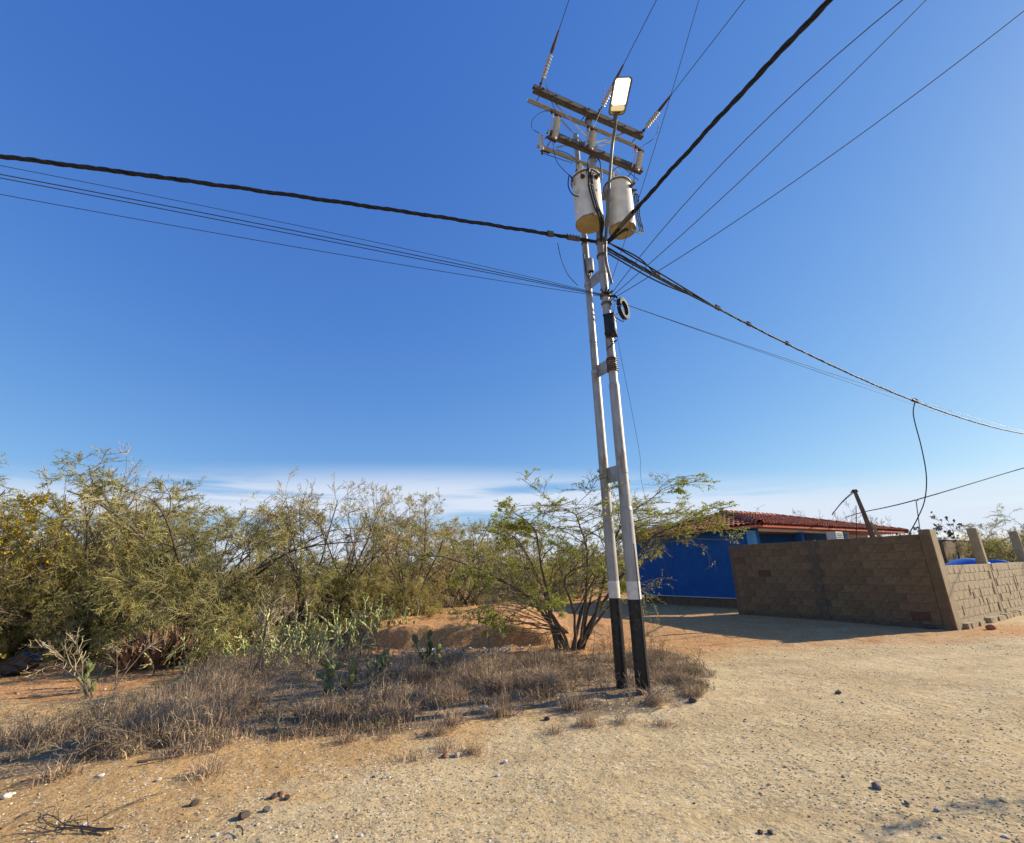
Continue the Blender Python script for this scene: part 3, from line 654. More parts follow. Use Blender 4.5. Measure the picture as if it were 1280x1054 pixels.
# street lamp
hd = np.array([1.90, 5.70, 8.95]); neck = at(770, 144, 5.98); tipn = at(778, 96, 5.40); hd = (neck+tipn)/2; dl = nrm(tipn-neck); 
dl = nrm(dl*[1, 1, 0]+[0, 0, .05]); sd = nrm(np.cross(dl, UP)); un = np.cross(sd, dl)
lamp = thing('street_lamp', 'lit flat street lamp on a long thin arm above the transformers', 'street lamp', (PR[0], PR[1], 6.7))
ap = [PR-BK*.11+ARM*.07+UP*6.15, at(757, 320, 6.72), at(759, 270, 6.66), at(762, 225, 6.6), at(765.5, 182, 6.46), at(769, 158, 6.2), neck+dl*.03]
c = MB(); c.tube(curve(ap, 40), .026, 10); c.build('lamp_arm', 'lampbody', lamp, smooth=True)
def rrect(L, W, r, n=6):
    pts = []
    for cx, cy, a0 in ((L/2-r, W/2-r, 0), (-L/2+r, W/2-r, 90), (-L/2+r, -W/2+r, 180), (L/2-r, -W/2+r, 270)):
        for q in range(n+1): a = math.radians(a0+90*q/n); pts.append((cx+r*math.cos(a), cy+r*math.sin(a)))
    return pts
def slab(mb, ctr, L, W, r, z0, z1, top_in=.0, mi=0, taper=0):
    pts = rrect(L, W, r); n = len(pts)
    f = lambda p, s, z: ctr+dl*p[0]*s+sd*p[1]*s*(1-taper*max(0, -p[0]/L*2))+un*z
    V = [f(p, 1, z0) for p in pts]+[f(p, 1-top_in, z1) for p in pts]+[ctr+un*z0, ctr+un*z1]
    Fc = [[i, (i+1) % n, n+(i+1) % n, n+i] for i in range(n)]+[[(i+1) % n, i, 2*n, 2*n] for i in range(n)]+[[n+i, n+(i+1) % n, 2*n+1, 2*n+1] for i in range(n)]
    mb.add(V, Fc, mi)
LH = .63; WH = .30
hc = neck+dl*(LH/2+.01)
c = MB(); slab(c, hc, LH, WH, .07, -.02, .035, .12, taper=.06); c.build('housing', 'lampbody', lamp)
c = MB(); slab(c, hc, LH-.05, WH-.045, .055, -.026, -.019); c.build('rim_panel', 'lampframe', lamp)
lm = bpy.data.materials.new('lit_lamp_panel'); lm.use_nodes = True; nb = lm.node_tree.nodes['Principled BSDF']; nb.inputs['Emission Color'].default_value = (1, .95, .80, 1); nb.inputs['Emission Strength'].default_value = 2.0; nb.inputs['Base Color'].default_value = (.8, .8, .75, 1)
c = MB(); slab(c, hc+dl*.082, LH-.21, WH-.075, .035, -.032, -.025); c.build('light_panel', lm, lamp)
l2 = bpy.data.materials.new('dim_lamp_end'); l2.use_nodes = True; nb = l2.node_tree.nodes['Principled BSDF']; nb.inputs['Emission Color'].default_value = (1, .82, .42, 1); nb.inputs['Emission Strength'].default_value = .38; nb.inputs['Base Color'].default_value = (.55, .5, .3, 1)
c = MB(); slab(c, hc-dl*(LH/2-.13), .085, WH-.08, .03, -.031, -.024); c.build('lens_end', l2, lamp)
c = MB(); c.box(hc-dl*(LH/2-.06)-un*.03, (.012, .12, .012), [dl, sd, un]); c.build('latch', 'darksteel', lamp)
c = MB(); c.tube([neck-dl*.10, neck+dl*.06], [.034, .05], 10); c.build('spigot', 'lampbody', lamp)

# fuse cutouts and arrester
def cutout(top, bot, label, tape=False):
    t = thing('fuse_cutout', label, 'fuse cutout', bot, 'fuse cutouts on the crossarms')
    ax = nrm(top-bot); L = np.linalg.norm(top-bot); off = -BK*.0+ARM*.0
    pr = []; n = 12
    for k in range(n): pr += [(.034, L*(.12+.76*k/n)), (.058, L*(.12+.76*(k+.35)/n)), (.036, L*(.12+.76*(k+.7)/n))]
    side = nrm(np.cross(ax, BK))
    c = MB(); c.lathe([(.03, 0.02)]+pr+[(.03, L*.92)], bot-side*.045, 14, axis=ax); c.build('porcelain_body', 'porcelain', t)
    c = MB(); c.tube([bot+side*.08, top+side*.05], .016, 8); c.build('fuse_tube', 'red' if tape == 'x' else 'porcelain', t)
    c = MB(); c.box(top, (.20, .05, .035), [side, BK, ax]); c.tube([top+side*.09, top+side*.10+ax*.06], .012, 6); c.build('top_contact', 'brown', t)
    c = MB(); c.box(bot, (.17, .05, .04), [side, BK, ax]); c.tube([bot+side*.1, bot+side*.12-ax*.07], .014, 6); c.build('hinge', 'brown', t)
    if tape:
        c = MB()
        for q in range(3): c.tube([top+side*.06, top+side*(.10+.03*q)-UP*(.05+.04*q), top+side*(.06+.06*q)-UP*(.13+.03*q)], .009, 4)
        c.build('red_tape', 'red', t)
    return t
pl_ = lambda px, py, off=-.2: on_plane(px, py, (PR-BK*(-off))[:2] if False else (PR+BK*off)[:2], ARM)
cutout(pl_(695, 143), pl_(690, 174), 'fuse cutout hanging at the left end of the lower crossarm')
cutout(pl_(799, 187), pl_(794, 213), 'fuse cutout with red tape at the right end of the lower crossarm', True)
cutout(pl_(740, 161), pl_(736, 187), 'middle fuse cutout in front of the pole between the crossarms')
a0 = pl_(675.5, 169, -.05); a1 = pl_(677.5, 189, -.05)
ar = thing('surge_arrester', 'pale grey upright surge arrester left of the lower crossarm', 'surge arrester', a1)
c = MB(); ax = nrm(a0-a1); L = np.linalg.norm(a0-a1); c.lathe([(.03, 0)]+[(.042 if k % 2 else .034, .02+(L-.04)*k/11) for k in range(12)]+[(.02, L), (.001, L+.01)], a1, 14, axis=ax); c.build('arrester_body', 'porcelain', ar)
c = MB(); c.tube([a1, a1-UP*.07], .018, 8); c.box(a1+ARM*.07+UP*.02, (.16, .03, .02), [ARM, BK, UP]); c.build('foot_stud', 'brown', ar)

# ---- overhead wires.  each runs in one vertical plane; sag fitted from sighted points
def wire_path(S, d, pix, t_end, n=60, deg=2):
    S = np.asarray(S, float); d = nrm(np.array([d[0], d[1], 0.])); T = [0.]; Z = [S[2]]
    for p in pix:
        q = on_plane(*p, S[:2], d[:2]); T.append((q-S)[:2] @ d[:2]); Z.append(q[2])
    co = np.polyfit(T, Z, min(deg, len(T)-1), w=[50]+[1]*len(pix)); tt = np.linspace(0, t_end, n)
    P_ = S+d*tt[:, None]; P_[:, 2] = np.polyval(co, tt); return P_
def wire(label, path, r, m='wire', k=5, name='overhead_wire', cat='wire', group=None):
    c = MB(); c.tube(path, r, k); o = c.build(name, m, None, origin=path[0]); return tag(o, label, cat, group)
def twisted(label, path, r, off, strands=4, pitch=.55, name='bundled_cable', group=None, clamps=()):
    root = thing(name, label, 'cable', path[0], group)
    s = np.concatenate([[0], np.cumsum(np.linalg.norm(np.diff(path, axis=0), axis=1))]); n = int(s[-1]/.07)
    ss = np.linspace(0, s[-1], n); P_ = np.stack([np.interp(ss, s, path[:, i]) for i in range(3)], 1)
    T = nrm(np.gradient(P_, axis=0)); A = nrm(np.cross(T, UP)); B = np.cross(T, A)
    for q in range(strands):
        a = ss/pitch*2*math.pi+q*2*math.pi/strands+np.sin(ss*1.3+q)*.4; o_ = off*(1+.25*np.sin(ss*2.1+q*2))
        c = MB(); c.tube(P_+o_[:, None]*(np.cos(a)[:, None]*A+np.sin(a)[:, None]*B), r*(.8 if q == 0 else 1), 6); c.build('strand', 'rubber', root, smooth=True)
    for (t, l) in clamps:
        i = int(np.searchsorted(ss, t)); c = MB(); c.tube([P_[i]-T[i]*l/2, P_[i]+T[i]*l/2], off+r+.012, 7)
        for w in np.linspace(-l/2, l/2, 5): c.box(P_[i]+T[i]*w+UP*.03, (.02, .05, .05))
        c.build('clamp', 'darksteel', root)
    return root, P_
K = PR+UP*7.02
dA = np.array([.42, -.91, 0])      # line towards and over the viewer
# strain insulators + line wires at the upper crossarm
ends = [((668, 106), (683, 66), (713, 0), 'left'), ((741, 134), (758, 101), (823, 0), 'middle'), ((801, 165), (821, 136), (932, 0), 'right')]
aps = [PR+BK*-.18+ARM*t+UP*9.87 for t in (-1.17, .10, 1.14)]
for (p0, p1, p2, nm), S in zip(ends, aps):
    dd = dA
    path = wire_path(S, dd, [p1, p2], 26, 80, 2 if False else 1)
    ts = np.linalg.norm(path-S, axis=1); ax = nrm(path[1]-path[0])
    Li = .62
    ins = thing('strain_insulator', {'left': 'ringed insulator pulled tight off the left end of the top crossarm', 'middle': 'ringed insulator pulled tight off the middle of the top crossarm', 'right': 'ringed insulator pulled tight off the right end of the top crossarm'}[nm], 'insulator', S, 'insulator strings on the top crossarm')
    c = MB(); c.tube([S, S+ax*.16], .014, 6); c.lathe([(.03, 0), (.03, .03)], S+ax*.05, 8, axis=ax); c.build('shackle', 'brown', ins)
    c = MB(); pr = [(.022, .15)]
    for k in range(8): z = .16+k*.045; pr += [(.024, z), (.052, z+.008), (.046, z+.016), (.024, z+.03)]
    c.lathe(pr, S, 16, axis=ax); c.build('ribbed_body', 'porcelain', ins)
    c = MB(); c.tube([S+ax*.52, S+ax*.60, S+ax*.85], [.028, .03, .014], 8); c.build('dead_end_clamp', 'brown', ins)
    full = S+ax*.8+(path-path[0]); wire('thin high power line leaving the %s insulator of the top crossarm' % nm, full, .0065, name='power_line', group='power lines from the top crossarm')
# jumper loops
lead_pts = [
 ('thin jumper wire curling from the left insulator down to the left fuse', [pl_(683, 80, -.5), pl_(684, 110, -.3), pl_(693, 136, -.2), pl_(695, 143)]),
 ('thin jumper wire looping out left between the arms and the arrester', [pl_(695, 141), pl_(681, 139), pl_(667, 148), pl_(665, 160), pl_(676, 168, -.05)]),
 ('thin jumper wire from the right insulator to the right taped fuse', [pl_(818, 146, -.5), pl_(823, 158, -.35), pl_(818, 172, -.3), pl_(806, 181, -.2), pl_(799, 186)]),
 ('thin jumper wire dropping from the middle insulator to the middle fuse', [pl_(755, 108, -.4), pl_(753, 130, -.3), pl_(745, 152, -.22), pl_(740, 161)]),
 ('thin wire drooping from the arrester foot across to the far pole', [pl_(677, 191, -.05), pl_(700, 199, 0), pl_(716, 204, .2)]),
 ('thin wire hanging in a curve left of the left transformer can', [pl_(691, 178), pl_(695, 200, -.15), pl_(706, 214, -.25), pl_(716, 222, -.3)]),
 ('thin wire between the right taped fuse and the right transformer can', [pl_(793, 215), pl_(792, 228, -.15), pl_(786, 236, -.05)]),
]
for lb, pts in lead_pts: wire(lb, curve(pts, 24), .006, 'rubber', name='jumper_wire')
# big bundled cables
pth = wire_path(K-ARM*.1, (-8.0, -2.35), [(560, 275), (300, 234), (150, 213), (0, 197)], 19, 90)
twisted('thick black twisted cable running from the pole to the left edge', pth, .015, .017, 4, .6, clamps=((.42, .22), (.78, .10)))
pth = wire_path(K+ARM*.1, (.38, -.92), [(775, 290), (823, 228), (905, 140), (1037, 0)], 12, 70)
twisted('thick black twisted cable rising from the pole to the top edge', pth, .016, .018, 4, .7, clamps=((.62, .34),))
pathR = wire_path(K+ARM*.08-UP*.04, (.87, .5), [(800, 333), (880, 376), (1000, 436), (1143, 503), (1280, 542)], 34, 120)
cabR, PRp = twisted('black twisted cable sagging from the pole towards the lower right edge', pathR, .010, .012, 4, .8, clamps=((1.25, .12), (2.9, .12), (3.9, .10), (5.2, .08)))
for q, (a, b, c_) in enumerate((((0, 0, .1), (.15, 0, -.02), 2.9), ((0, 0, -.1), (.1, -.05, -.16), 3.6), ((.02, -.05, .02), (.2, .05, .08), 1.3), ((0, -.03, -.18), (.1, -.02, -.22), 2.4))):
    i = int(c_/34*len(PRp)); i2 = int(c_*.45/34*len(PRp))
    lead('loose_tail', [K+ARM*.08+np.array(a), PRp[i2]+np.array(b), PRp[i]], .014, cabR)
junction = PRp[np.argmin([abs(((lambda v: 640+F*(v@CR)/(v@FW))(p-[0, 0, EYE]))-1143) for p in PRp])]
cb = thing('cable_connector', 'small tap connector on the sagging cable where the drop wire hangs', 'connector', junction)
c = MB(); c.tube([junction-[.14, .08, -.01], junction+[.14, .08, 0]], .04, 7); c.build('connector_body', 'darksteel', cb)
c = MB(); c.box(junction+[0, 0, .05], (.08, .05, .06)); c.box(junction+[.10, .05, .03], (.05, .05, .07)); c.build('connector_bolt', 'brown', cb)
jy = junction[1]
drop = [junction, at(1142, 520, jy), at(1152, 560, jy), at(1158, 595, jy), at(1156, 625, jy+.1), at(1147, 648, jy+.3), at(1136, 668, jy+.6)]
wire('single black drop wire hanging from the connector down behind the wall', curve(drop, 60), .014, 'rubber', name='drop_wire')
# telecom strands at the lower collar
K2 = PR+UP*5.95
for i, (y0, ym, nm) in enumerate(((207, 290, 'topmost'), (218, 297, 'second'), (222.5, 301.5, 'third'), (243, 316, 'lowest'))):
    xm = 400; p = wire_path(K2-ARM*.06+UP*(.03-.015*i), (-8.0, -2.5), [((xm, ym-2)), (0, y0)], 20, 60)
    wire({'topmost': 'uppermost of the four thin wires running left below the thick cable', 'second': 'second from the top of the four thin wires running left', 'third': 'third from the top of the four thin wires running left', 'lowest': 'lowest of the four thin wires running left, set apart below'}[nm], p, (.004, .0065, .006, .0045)[i], name='telephone_wire', group='thin wires running left')
wire('thin wire climbing steeply past the right can to the top edge', wire_path(K2+UP*.1+ARM*.05, (.30, -.93), [(797, 262), (833, 125), (875, 0)], 14, 50), .0045, name='telephone_wire')
for i, (pix, lb) in enumerate((([(874, 235), (1128, 0)], 'left one of the paired thin wires rising to the upper right'), ([(900, 250), (1158, 0)], 'right one of the paired thin wires rising to the upper right'), ([(1000, 222), (1280, 14)], 'lone thin wire rising to the far upper right corner'))):
    wire(lb, wire_path(K2+UP*(.02-.04*i)+ARM*.08, (.62+.13*i, -.78+.16*i), pix, 18, 50), .0065, name='telephone_wire', group='thin wires rising right')
for i, pix in enumerate(([(960, 438), (1125, 496), (1280, 539)], [(960, 443), (1125, 500)])):
    wire(('upper', 'lower')[i]+' of two thin wires running beneath the sagging black cable', wire_path(K2-UP*.03+ARM*.1, (.87, .5+.02*i), pix, 34 if i == 0 else 14, 60), .005, name='telephone_wire')
gy = [K2-UP*.1+ARM*.12, at(775, 440, 7.6), at(788, 505, 8.6), at(800, 570, 10), at(806, 620, 11.2), np.array([4.2, 12.8, 0])]
wire('very thin line slanting down from the collar behind the thorn tree', curve(gy, 30), .004, name='guy_wire')
# messy hook collar
hk = thing('wire_hook_collar', 'dark cluster of hooks where the thin wires meet the pole', 'hook bracket', K2)
rk = np.random.default_rng(2); c = MB(); c.lathe([(.08, -.03), (.093, -.025), (.093, .025), (.08, .03)], K2, 14); c.build('collar_ring', 'darksteel', hk)
for q in range(7):
    d_ = nrm(ARM*rk.uniform(-1.1, 1.4)-BK*rk.uniform(0, .9)+UP*rk.uniform(-.3, .3)); c = MB(); c.tube([K2+d_*.08, K2+d_*.17, K2+d_*.2+UP*rk.uniform(-.05, .05)], .014, 6); c.build('hook', 'black', hk)
for q in range(4):
    a = K2+ARM*(.12+.03*q)-BK*.05; lead('stray_wire', [a, a+ARM*.10*rk.random()-UP*.12, a+ARM*(-.02+.1*rk.random())-UP*.25, PR+ARM*.05-BK*.1+UP*5.52], .004, hk, 'wire')
# coil
cc = on_plane(779, 386, (PR-BK*.12)[:2], ARM); coil = thing('cable_coil', 'tight black coil of spare cable beside the pole', 'cable coil', cc)
nrmc = nrm(-BK*.9+ARM*.42); u_ = nrm(np.cross(UP, nrmc)); v_ = np.cross(nrmc, u_)
for q in range(9):
    a = np.linspace(0, 2*math.pi, 33); r_ = .125+.018*(q % 3)+rk.normal(0, .002); o_ = (q//3-1)*.024
    c = MB(); c.tube(cc+nrmc*o_+u_*0+r_*(np.cos(a)[:, None]*u_+1.12*np.sin(a)[:, None]*v_), .013, 6, caps=False); c.build('loop', 'rubber', coil, smooth=True)
lead('tail', [cc-u_*.0+v_*.15, K2+ARM*.16-UP*.03], .008, coil); lead('tail', [cc-v_*.14, cc-v_*.26-u_*.05, PR+ARM*.06-BK*.12+UP*5.5], .007, coil)
# splice box
bx = on_plane(763, 407, (PR-BK*.13)[:2], ARM); sb = thing('junction_box', 'small black splice box with a pale label strapped to the pole', 'junction box', bx)
fx = nrm(-BK*.75+ARM*.66); sx = np.cross(UP, fx)
c = MB(); c.box(bx, (.16, .17, .31), [fx, sx, UP]); c.box(bx+fx*.0-UP*.165, (.18, .19, .03), [fx, sx, UP]); c.box(bx+UP*.165, (.18, .19, .025), [fx, sx, UP]); o_ = c.build('casing', 'black', sb)
c = MB(); c.box(bx+fx*.083-UP*.01, (.006, .11, .13), [fx, sx, UP]); c.build('label_plate', 'boxlabel', sb)
c = MB(); c.box(bx+fx*.083+UP*.105, (.006, .12, .035), [fx, sx, UP]); c.build('label_strip', 'boxlabel', sb)
for q in range(3): lead('tail', [bx-UP*.17+sx*(.05*q-.05), bx-UP*.26+sx*(.04*q-.03), bx-UP*(.36-.03*q)+fx*.04*q-sx*.03, bx-UP*.40-fx*.1], .007, sb)
# rough rusty band lower down the near pole
c = MB(); 
for q in range(7): z = 4.78-q*.035; r_ = .085+rk.random()*.012; c.lathe([(r_-.01, z), (r_, z+.006), (r_, z+.018), (r_-.01, z+.024)], PR, 12)
c.build('wire_wrap', 'brown', poleR)
# weatherhead meters between the poles under the left can
mb_ = thing('small_meter_can', 'small grey fuse can hung between the poles below the left transformer', 'fuse can', (PR+PL)/2*[1, 1, 0]+UP*6.6)
mo = on_plane(738, 332, PL[:2]-BK[:2]*.15, ARM); c = MB(); c.lathe([(.05, -.13), (.06, -.12), (.06, .12), (.05, .13), (.001, .135)], mo, 14); c.build('can', 'steel', mb_, smooth=True)
c = MB(); c.tube(curve([mo-UP*.13, mo-UP*.24-ARM*.03, mo-UP*.2-ARM*.1, mo+UP*.2-ARM*.12], 16), .012, 6); c.build('loop_lead', 'rubber', mb_)
wire('loose thin wire dangling left of the poles below the thick cable', curve([on_plane(697, 304, PR[:2], ARM), on_plane(701, 322, PR[:2], ARM), on_plane(709, 342, PR[:2], ARM), on_plane(722, 357, PR[:2], ARM)], 16), .006, 'rubber', name='loose_wire')
# wires to the timber post
q0 = at(1280, 585, 16.0); q1 = at(1082, 640, 20.5)
ext = q1+(q0-q1)*1.5
wp_ = [ext, q0+[0, 0, -.0], at(1147, 626, 13.5+0) if False else (q0+q1)/2-[0, 0, .10], q1]
wire('single black wire crossing above the wall to the house roof', curve([ext, q0, r1+UP*.0, at(1080, 640, 17.5), at(1056, 647, 20.0)], 40), .016, 'rubber', name='service_wire')
for q in range(2): wire(('upper', 'lower')[q]+' of two wires from the timber post top down to the roof', curve([wp1-UP*.04*q, at(1052, 628+q, 16), at(1040, 643+q, 20.5)], 20), .011, 'rubber', name='service_wire')
wire('thin dark wire hanging straight down left of the timber post', np.array([at(1070, 632, 13.95), at(1070.5, 650, 13.95), at(1070.5, 676, 13.95)]), .011, 'rubber', name='hanging_wire')

# ================================================================== vegetation
def grow(rng, P, Dd, L, R, levels):
    """vectorised branching: returns one (nodes, radii) pair per level"""
    P = np.asarray(P, float); Dd = nrm(Dd); L = np.asarray(L, float); R = np.asarray(R, float); out = []
    for li, lv in enumerate(levels):
        n = len(P); s = lv['seg']; nodes = np.zeros((n, s+1, 3)); nodes[:, 0] = P; d = Dd.copy(); bend = rng.normal(size=(n, 3))*lv.get('curve', .1)
        tr = np.asarray(lv.get('trop', (0, 0, 0)), float); outw = lv.get('out', 0)
        for i in range(s):
            o = 0
            if outw: rad = nodes[:, i]*[1, 1, 0]; o = nrm(rad+1e-4)*outw*(i/s)
            d = nrm(d+bend/s+rng.normal(size=(n, 3))*lv['wander']+tr*(i+.5)/s+o)
            nodes[:, i+1] = nodes[:, i]+d*(L/s)[:, None]
        rad = R[:, None]*np.linspace(1, lv.get('taper', .35), s+1)[None]
        out.append((nodes, rad))
        if li == len(levels)-1: break
        nx = levels[li+1]; k = nx['n']; m = n*k
        idx = np.repeat(np.arange(n), k); t = nx['t0']+(1-nx['t0'])*rng.random(m)**nx.get('tp', .8)
        f = t*s; i0 = np.minimum(f.astype(int), s-1); fr = (f-i0)[:, None]
        P = nodes[idx, i0]*(1-fr)+nodes[idx, i0+1]*fr; T = nrm(nodes[idx, i0+1]-nodes[idx, i0])
        rp = rad[idx, i0]*(1-fr[:, 0])+rad[idx, i0+1]*fr[:, 0]
        pd = nrm(np.cross(T, rnd_dir(rng, m))); pd = nrm(pd*[1, 1, nx.get('flat', 1.)])
        a = np.radians(rng.normal(nx['ang'], nx.get('asd', 12), m))[:, None]
        Dd = nrm(T*np.cos(a)+pd*np.sin(a)); L = L[idx]*nx['lr']*rng.uniform(.6, 1.3, m)*(1-.45*t); R = np.minimum(rp*nx['rr'], 1)
    return out
def leaves_on(rng, mb, lv, n, L, W, mi, spread=.9, droop=0., tmin=.1, flat=.95, keep=1.):
    nodes, rad = lv; m = len(nodes)*n; idx = np.repeat(np.arange(len(nodes)), n); s = nodes.shape[1]-1
    t = tmin+(1-tmin)*rng.random(m); f = t*s; i0 = np.minimum(f.astype(int), s-1); fr = (f-i0)[:, None]
    P = nodes[idx, i0]*(1-fr)+nodes[idx, i0+1]*fr; T = nrm(nodes[idx, i0+1]-nodes[idx, i0])
    if keep < 1:
        msk = fbm(P[:, 0]*1.6+P[:, 2]*.9+50, P[:, 1]*1.6+P[:, 2]*1.3+50, 3) < np.quantile(fbm(P[:, 0]*1.6+P[:, 2]*.9+50, P[:, 1]*1.6+P[:, 2]*1.3+50, 3), keep)
        P, T, m = P[msk], T[msk], int(msk.sum())
    d = nrm(T*.6+rnd_dir(rng, m)*spread*[1, 1, flat+.3]+[0, 0, -droop]); nn = nrm(rnd_dir(rng, m)*flat+[0, 0, 1.])
    quads(mb, P, d, nn, L*rng.uniform(.6, 1.3, m), W*rng.uniform(.7, 1.3, m), mi)
def plant(rng, name, parent, lvs, split, leafspec, mats, kt=(6, 5, 4, 3, 3), minr=.0042):
    a = MB(); 
    for i, lv in enumerate(lvs[:split]): ribbon_tubes(a, lv[0], np.maximum(lv[1], minr), kt[i], 0)
    a.build('trunk', mats[0], parent, origin=None)
    b = MB()
    for i, lv in enumerate(lvs[split:]): ribbon_tubes(b, lv[0], np.maximum(lv[1], minr), 3, 0)
    for sp in leafspec:
        q = {k: v for k, v in sp.items() if k in ('spread', 'droop', 'tmin', 'flat', 'keep')}
        if 'spread' not in q: q['spread'] = .55; sp = dict(sp, L=sp['L']*1.2, W=sp['W']*.55, n=int(sp['n']*1.15+.5))
        leaves_on(rng, b, lvs[sp['lv']], sp['n'], sp['L'], sp['W'], sp['mi'], **q)
    return b.build('crown', mats[1:], parent)
def stems(rng, n, zang, jit=.15):
    az_ = rng.random(n)*2*math.pi; za = np.radians(rng.uniform(zang[0], zang[1], n))
    return rng.normal(size=(n, 3))*[jit, jit, 0], np.stack([np.sin(za)*np.cos(az_), np.sin(za)*np.sin(az_), np.cos(za)], 1)

# --- the thorn tree behind the poles
rng = np.random.default_rng(21)
TB = on_ground(712, 815); tb = np.array([TB[0], TB[1], gz(TB[0], TB[1])])
tree = thing('thorn_tree', 'spreading green thorn tree with a flat feathery crown right behind the poles', 'tree', tb)
azs = np.radians([5, -18, 25, 175, 155, 205, 80, 120, -60, -95, 60, 190, -30, 12, -5]); keep_ = [0, 1, 2, 3, 4, 5, 7, 8, 9, 10, 13, 14]; zas = np.radians([30, 33, 24, 26, 16, 34, 14, 24, 22, 28, 30, 10, 42, 38, 26])
Dd = np.stack([np.sin(zas)*np.cos(azs), np.sin(zas)*np.sin(azs), np.cos(zas)], 1)
azs, zas, Dd = azs[keep_], zas[keep_], Dd[keep_]
P0 = np.stack([np.cos(azs)*.13, np.sin(azs)*.13, azs*0], 1)+rng.normal(size=(12, 3))*[.08, .08, 0]
Ls = np.array([5.0, 4.4, 4.3, 3.5, 3.4, 3.5, 3.1, 3.1, 2.9, 2.9, 3.0, 2.9, 3.6, 5.7, 4.9])[keep_]
lv = grow(rng, P0, Dd, Ls, np.linspace(.045, .028, 12), [
 dict(seg=12, wander=.10, trop=(0, 0, -.10), out=.13, curve=.3, taper=.18),
 dict(n=12, seg=7, wander=.11, t0=.25, ang=42, lr=.40, rr=.58, flat=.35, trop=(.03, 0, -.03), curve=.4, taper=.25),
 dict(n=8, seg=5, wander=.12, t0=.15, ang=42, lr=.55, rr=.6, flat=.3, trop=(0, 0, -.03), curve=.4, taper=.35),
 dict(n=5, seg=4, wander=.13, t0=.1, ang=45, lr=.52, rr=.65, flat=.5, curve=.4, taper=.5)])
for q in lv:
    z_ = q[0][..., 2]; z_[...] = np.where(z_ > 2.2, 2.2+(z_-2.2)*.50, z_); q[0][...] += tb
trunkmb = MB(); ribbon_tubes(trunkmb, lv[0][0], np.maximum(lv[0][1], .006), 7); ribbon_tubes(trunkmb, lv[1][0], np.maximum(lv[1][1], .005), 4); trunkmb.build('trunk', 'bark', tree, smooth=True)
cm = MB(); ribbon_tubes(cm, lv[2][0], np.maximum(lv[2][1], .0036), 3, 0); ribbon_tubes(cm, lv[3][0], np.maximum(lv[3][1]*.8, .0026), 3, 0)
leaves_on(rng, cm, lv[3], 12, .050, .013, 1, spread=.6, flat=.8, keep=.66); leaves_on(rng, cm, lv[2], 8, .048, .012, 1, spread=.6, flat=.8, keep=.6)
leaves_on(rng, cm, lv[3], 1, .05, .02, 2, keep=.5)
cm.build('crown', ['twig', 'leaf', 'leafolive'], tree)
# low dead side twigs trailing to the left of its foot
azs = np.radians(rng.uniform(150, 235, 14)); za = np.radians(rng.uniform(55, 82, 14)); Dd = np.stack([np.sin(za)*np.cos(azs), np.sin(za)*np.sin(azs), np.cos(za)], 1)
lv = grow(rng, np.tile([[0, 0, .3]], (14, 1)), Dd, rng.uniform(1.2, 2.3, 14), np.full(14, .013), [dict(seg=8, wander=.09, trop=(0, 0, -.16), curve=.4), dict(n=6, seg=4, wander=.12, t0=.2, ang=40, lr=.4, rr=.6, curve=.3), dict(n=4, seg=3, wander=.1, t0=.2, ang=40, lr=.5, rr=.7)])
dm = MB()
for q in lv: q[0][...] += tb; ribbon_tubes(dm, q[0], np.maximum(q[1], .003), 3)
dm.build('dead_twigs', 'twig', tree)

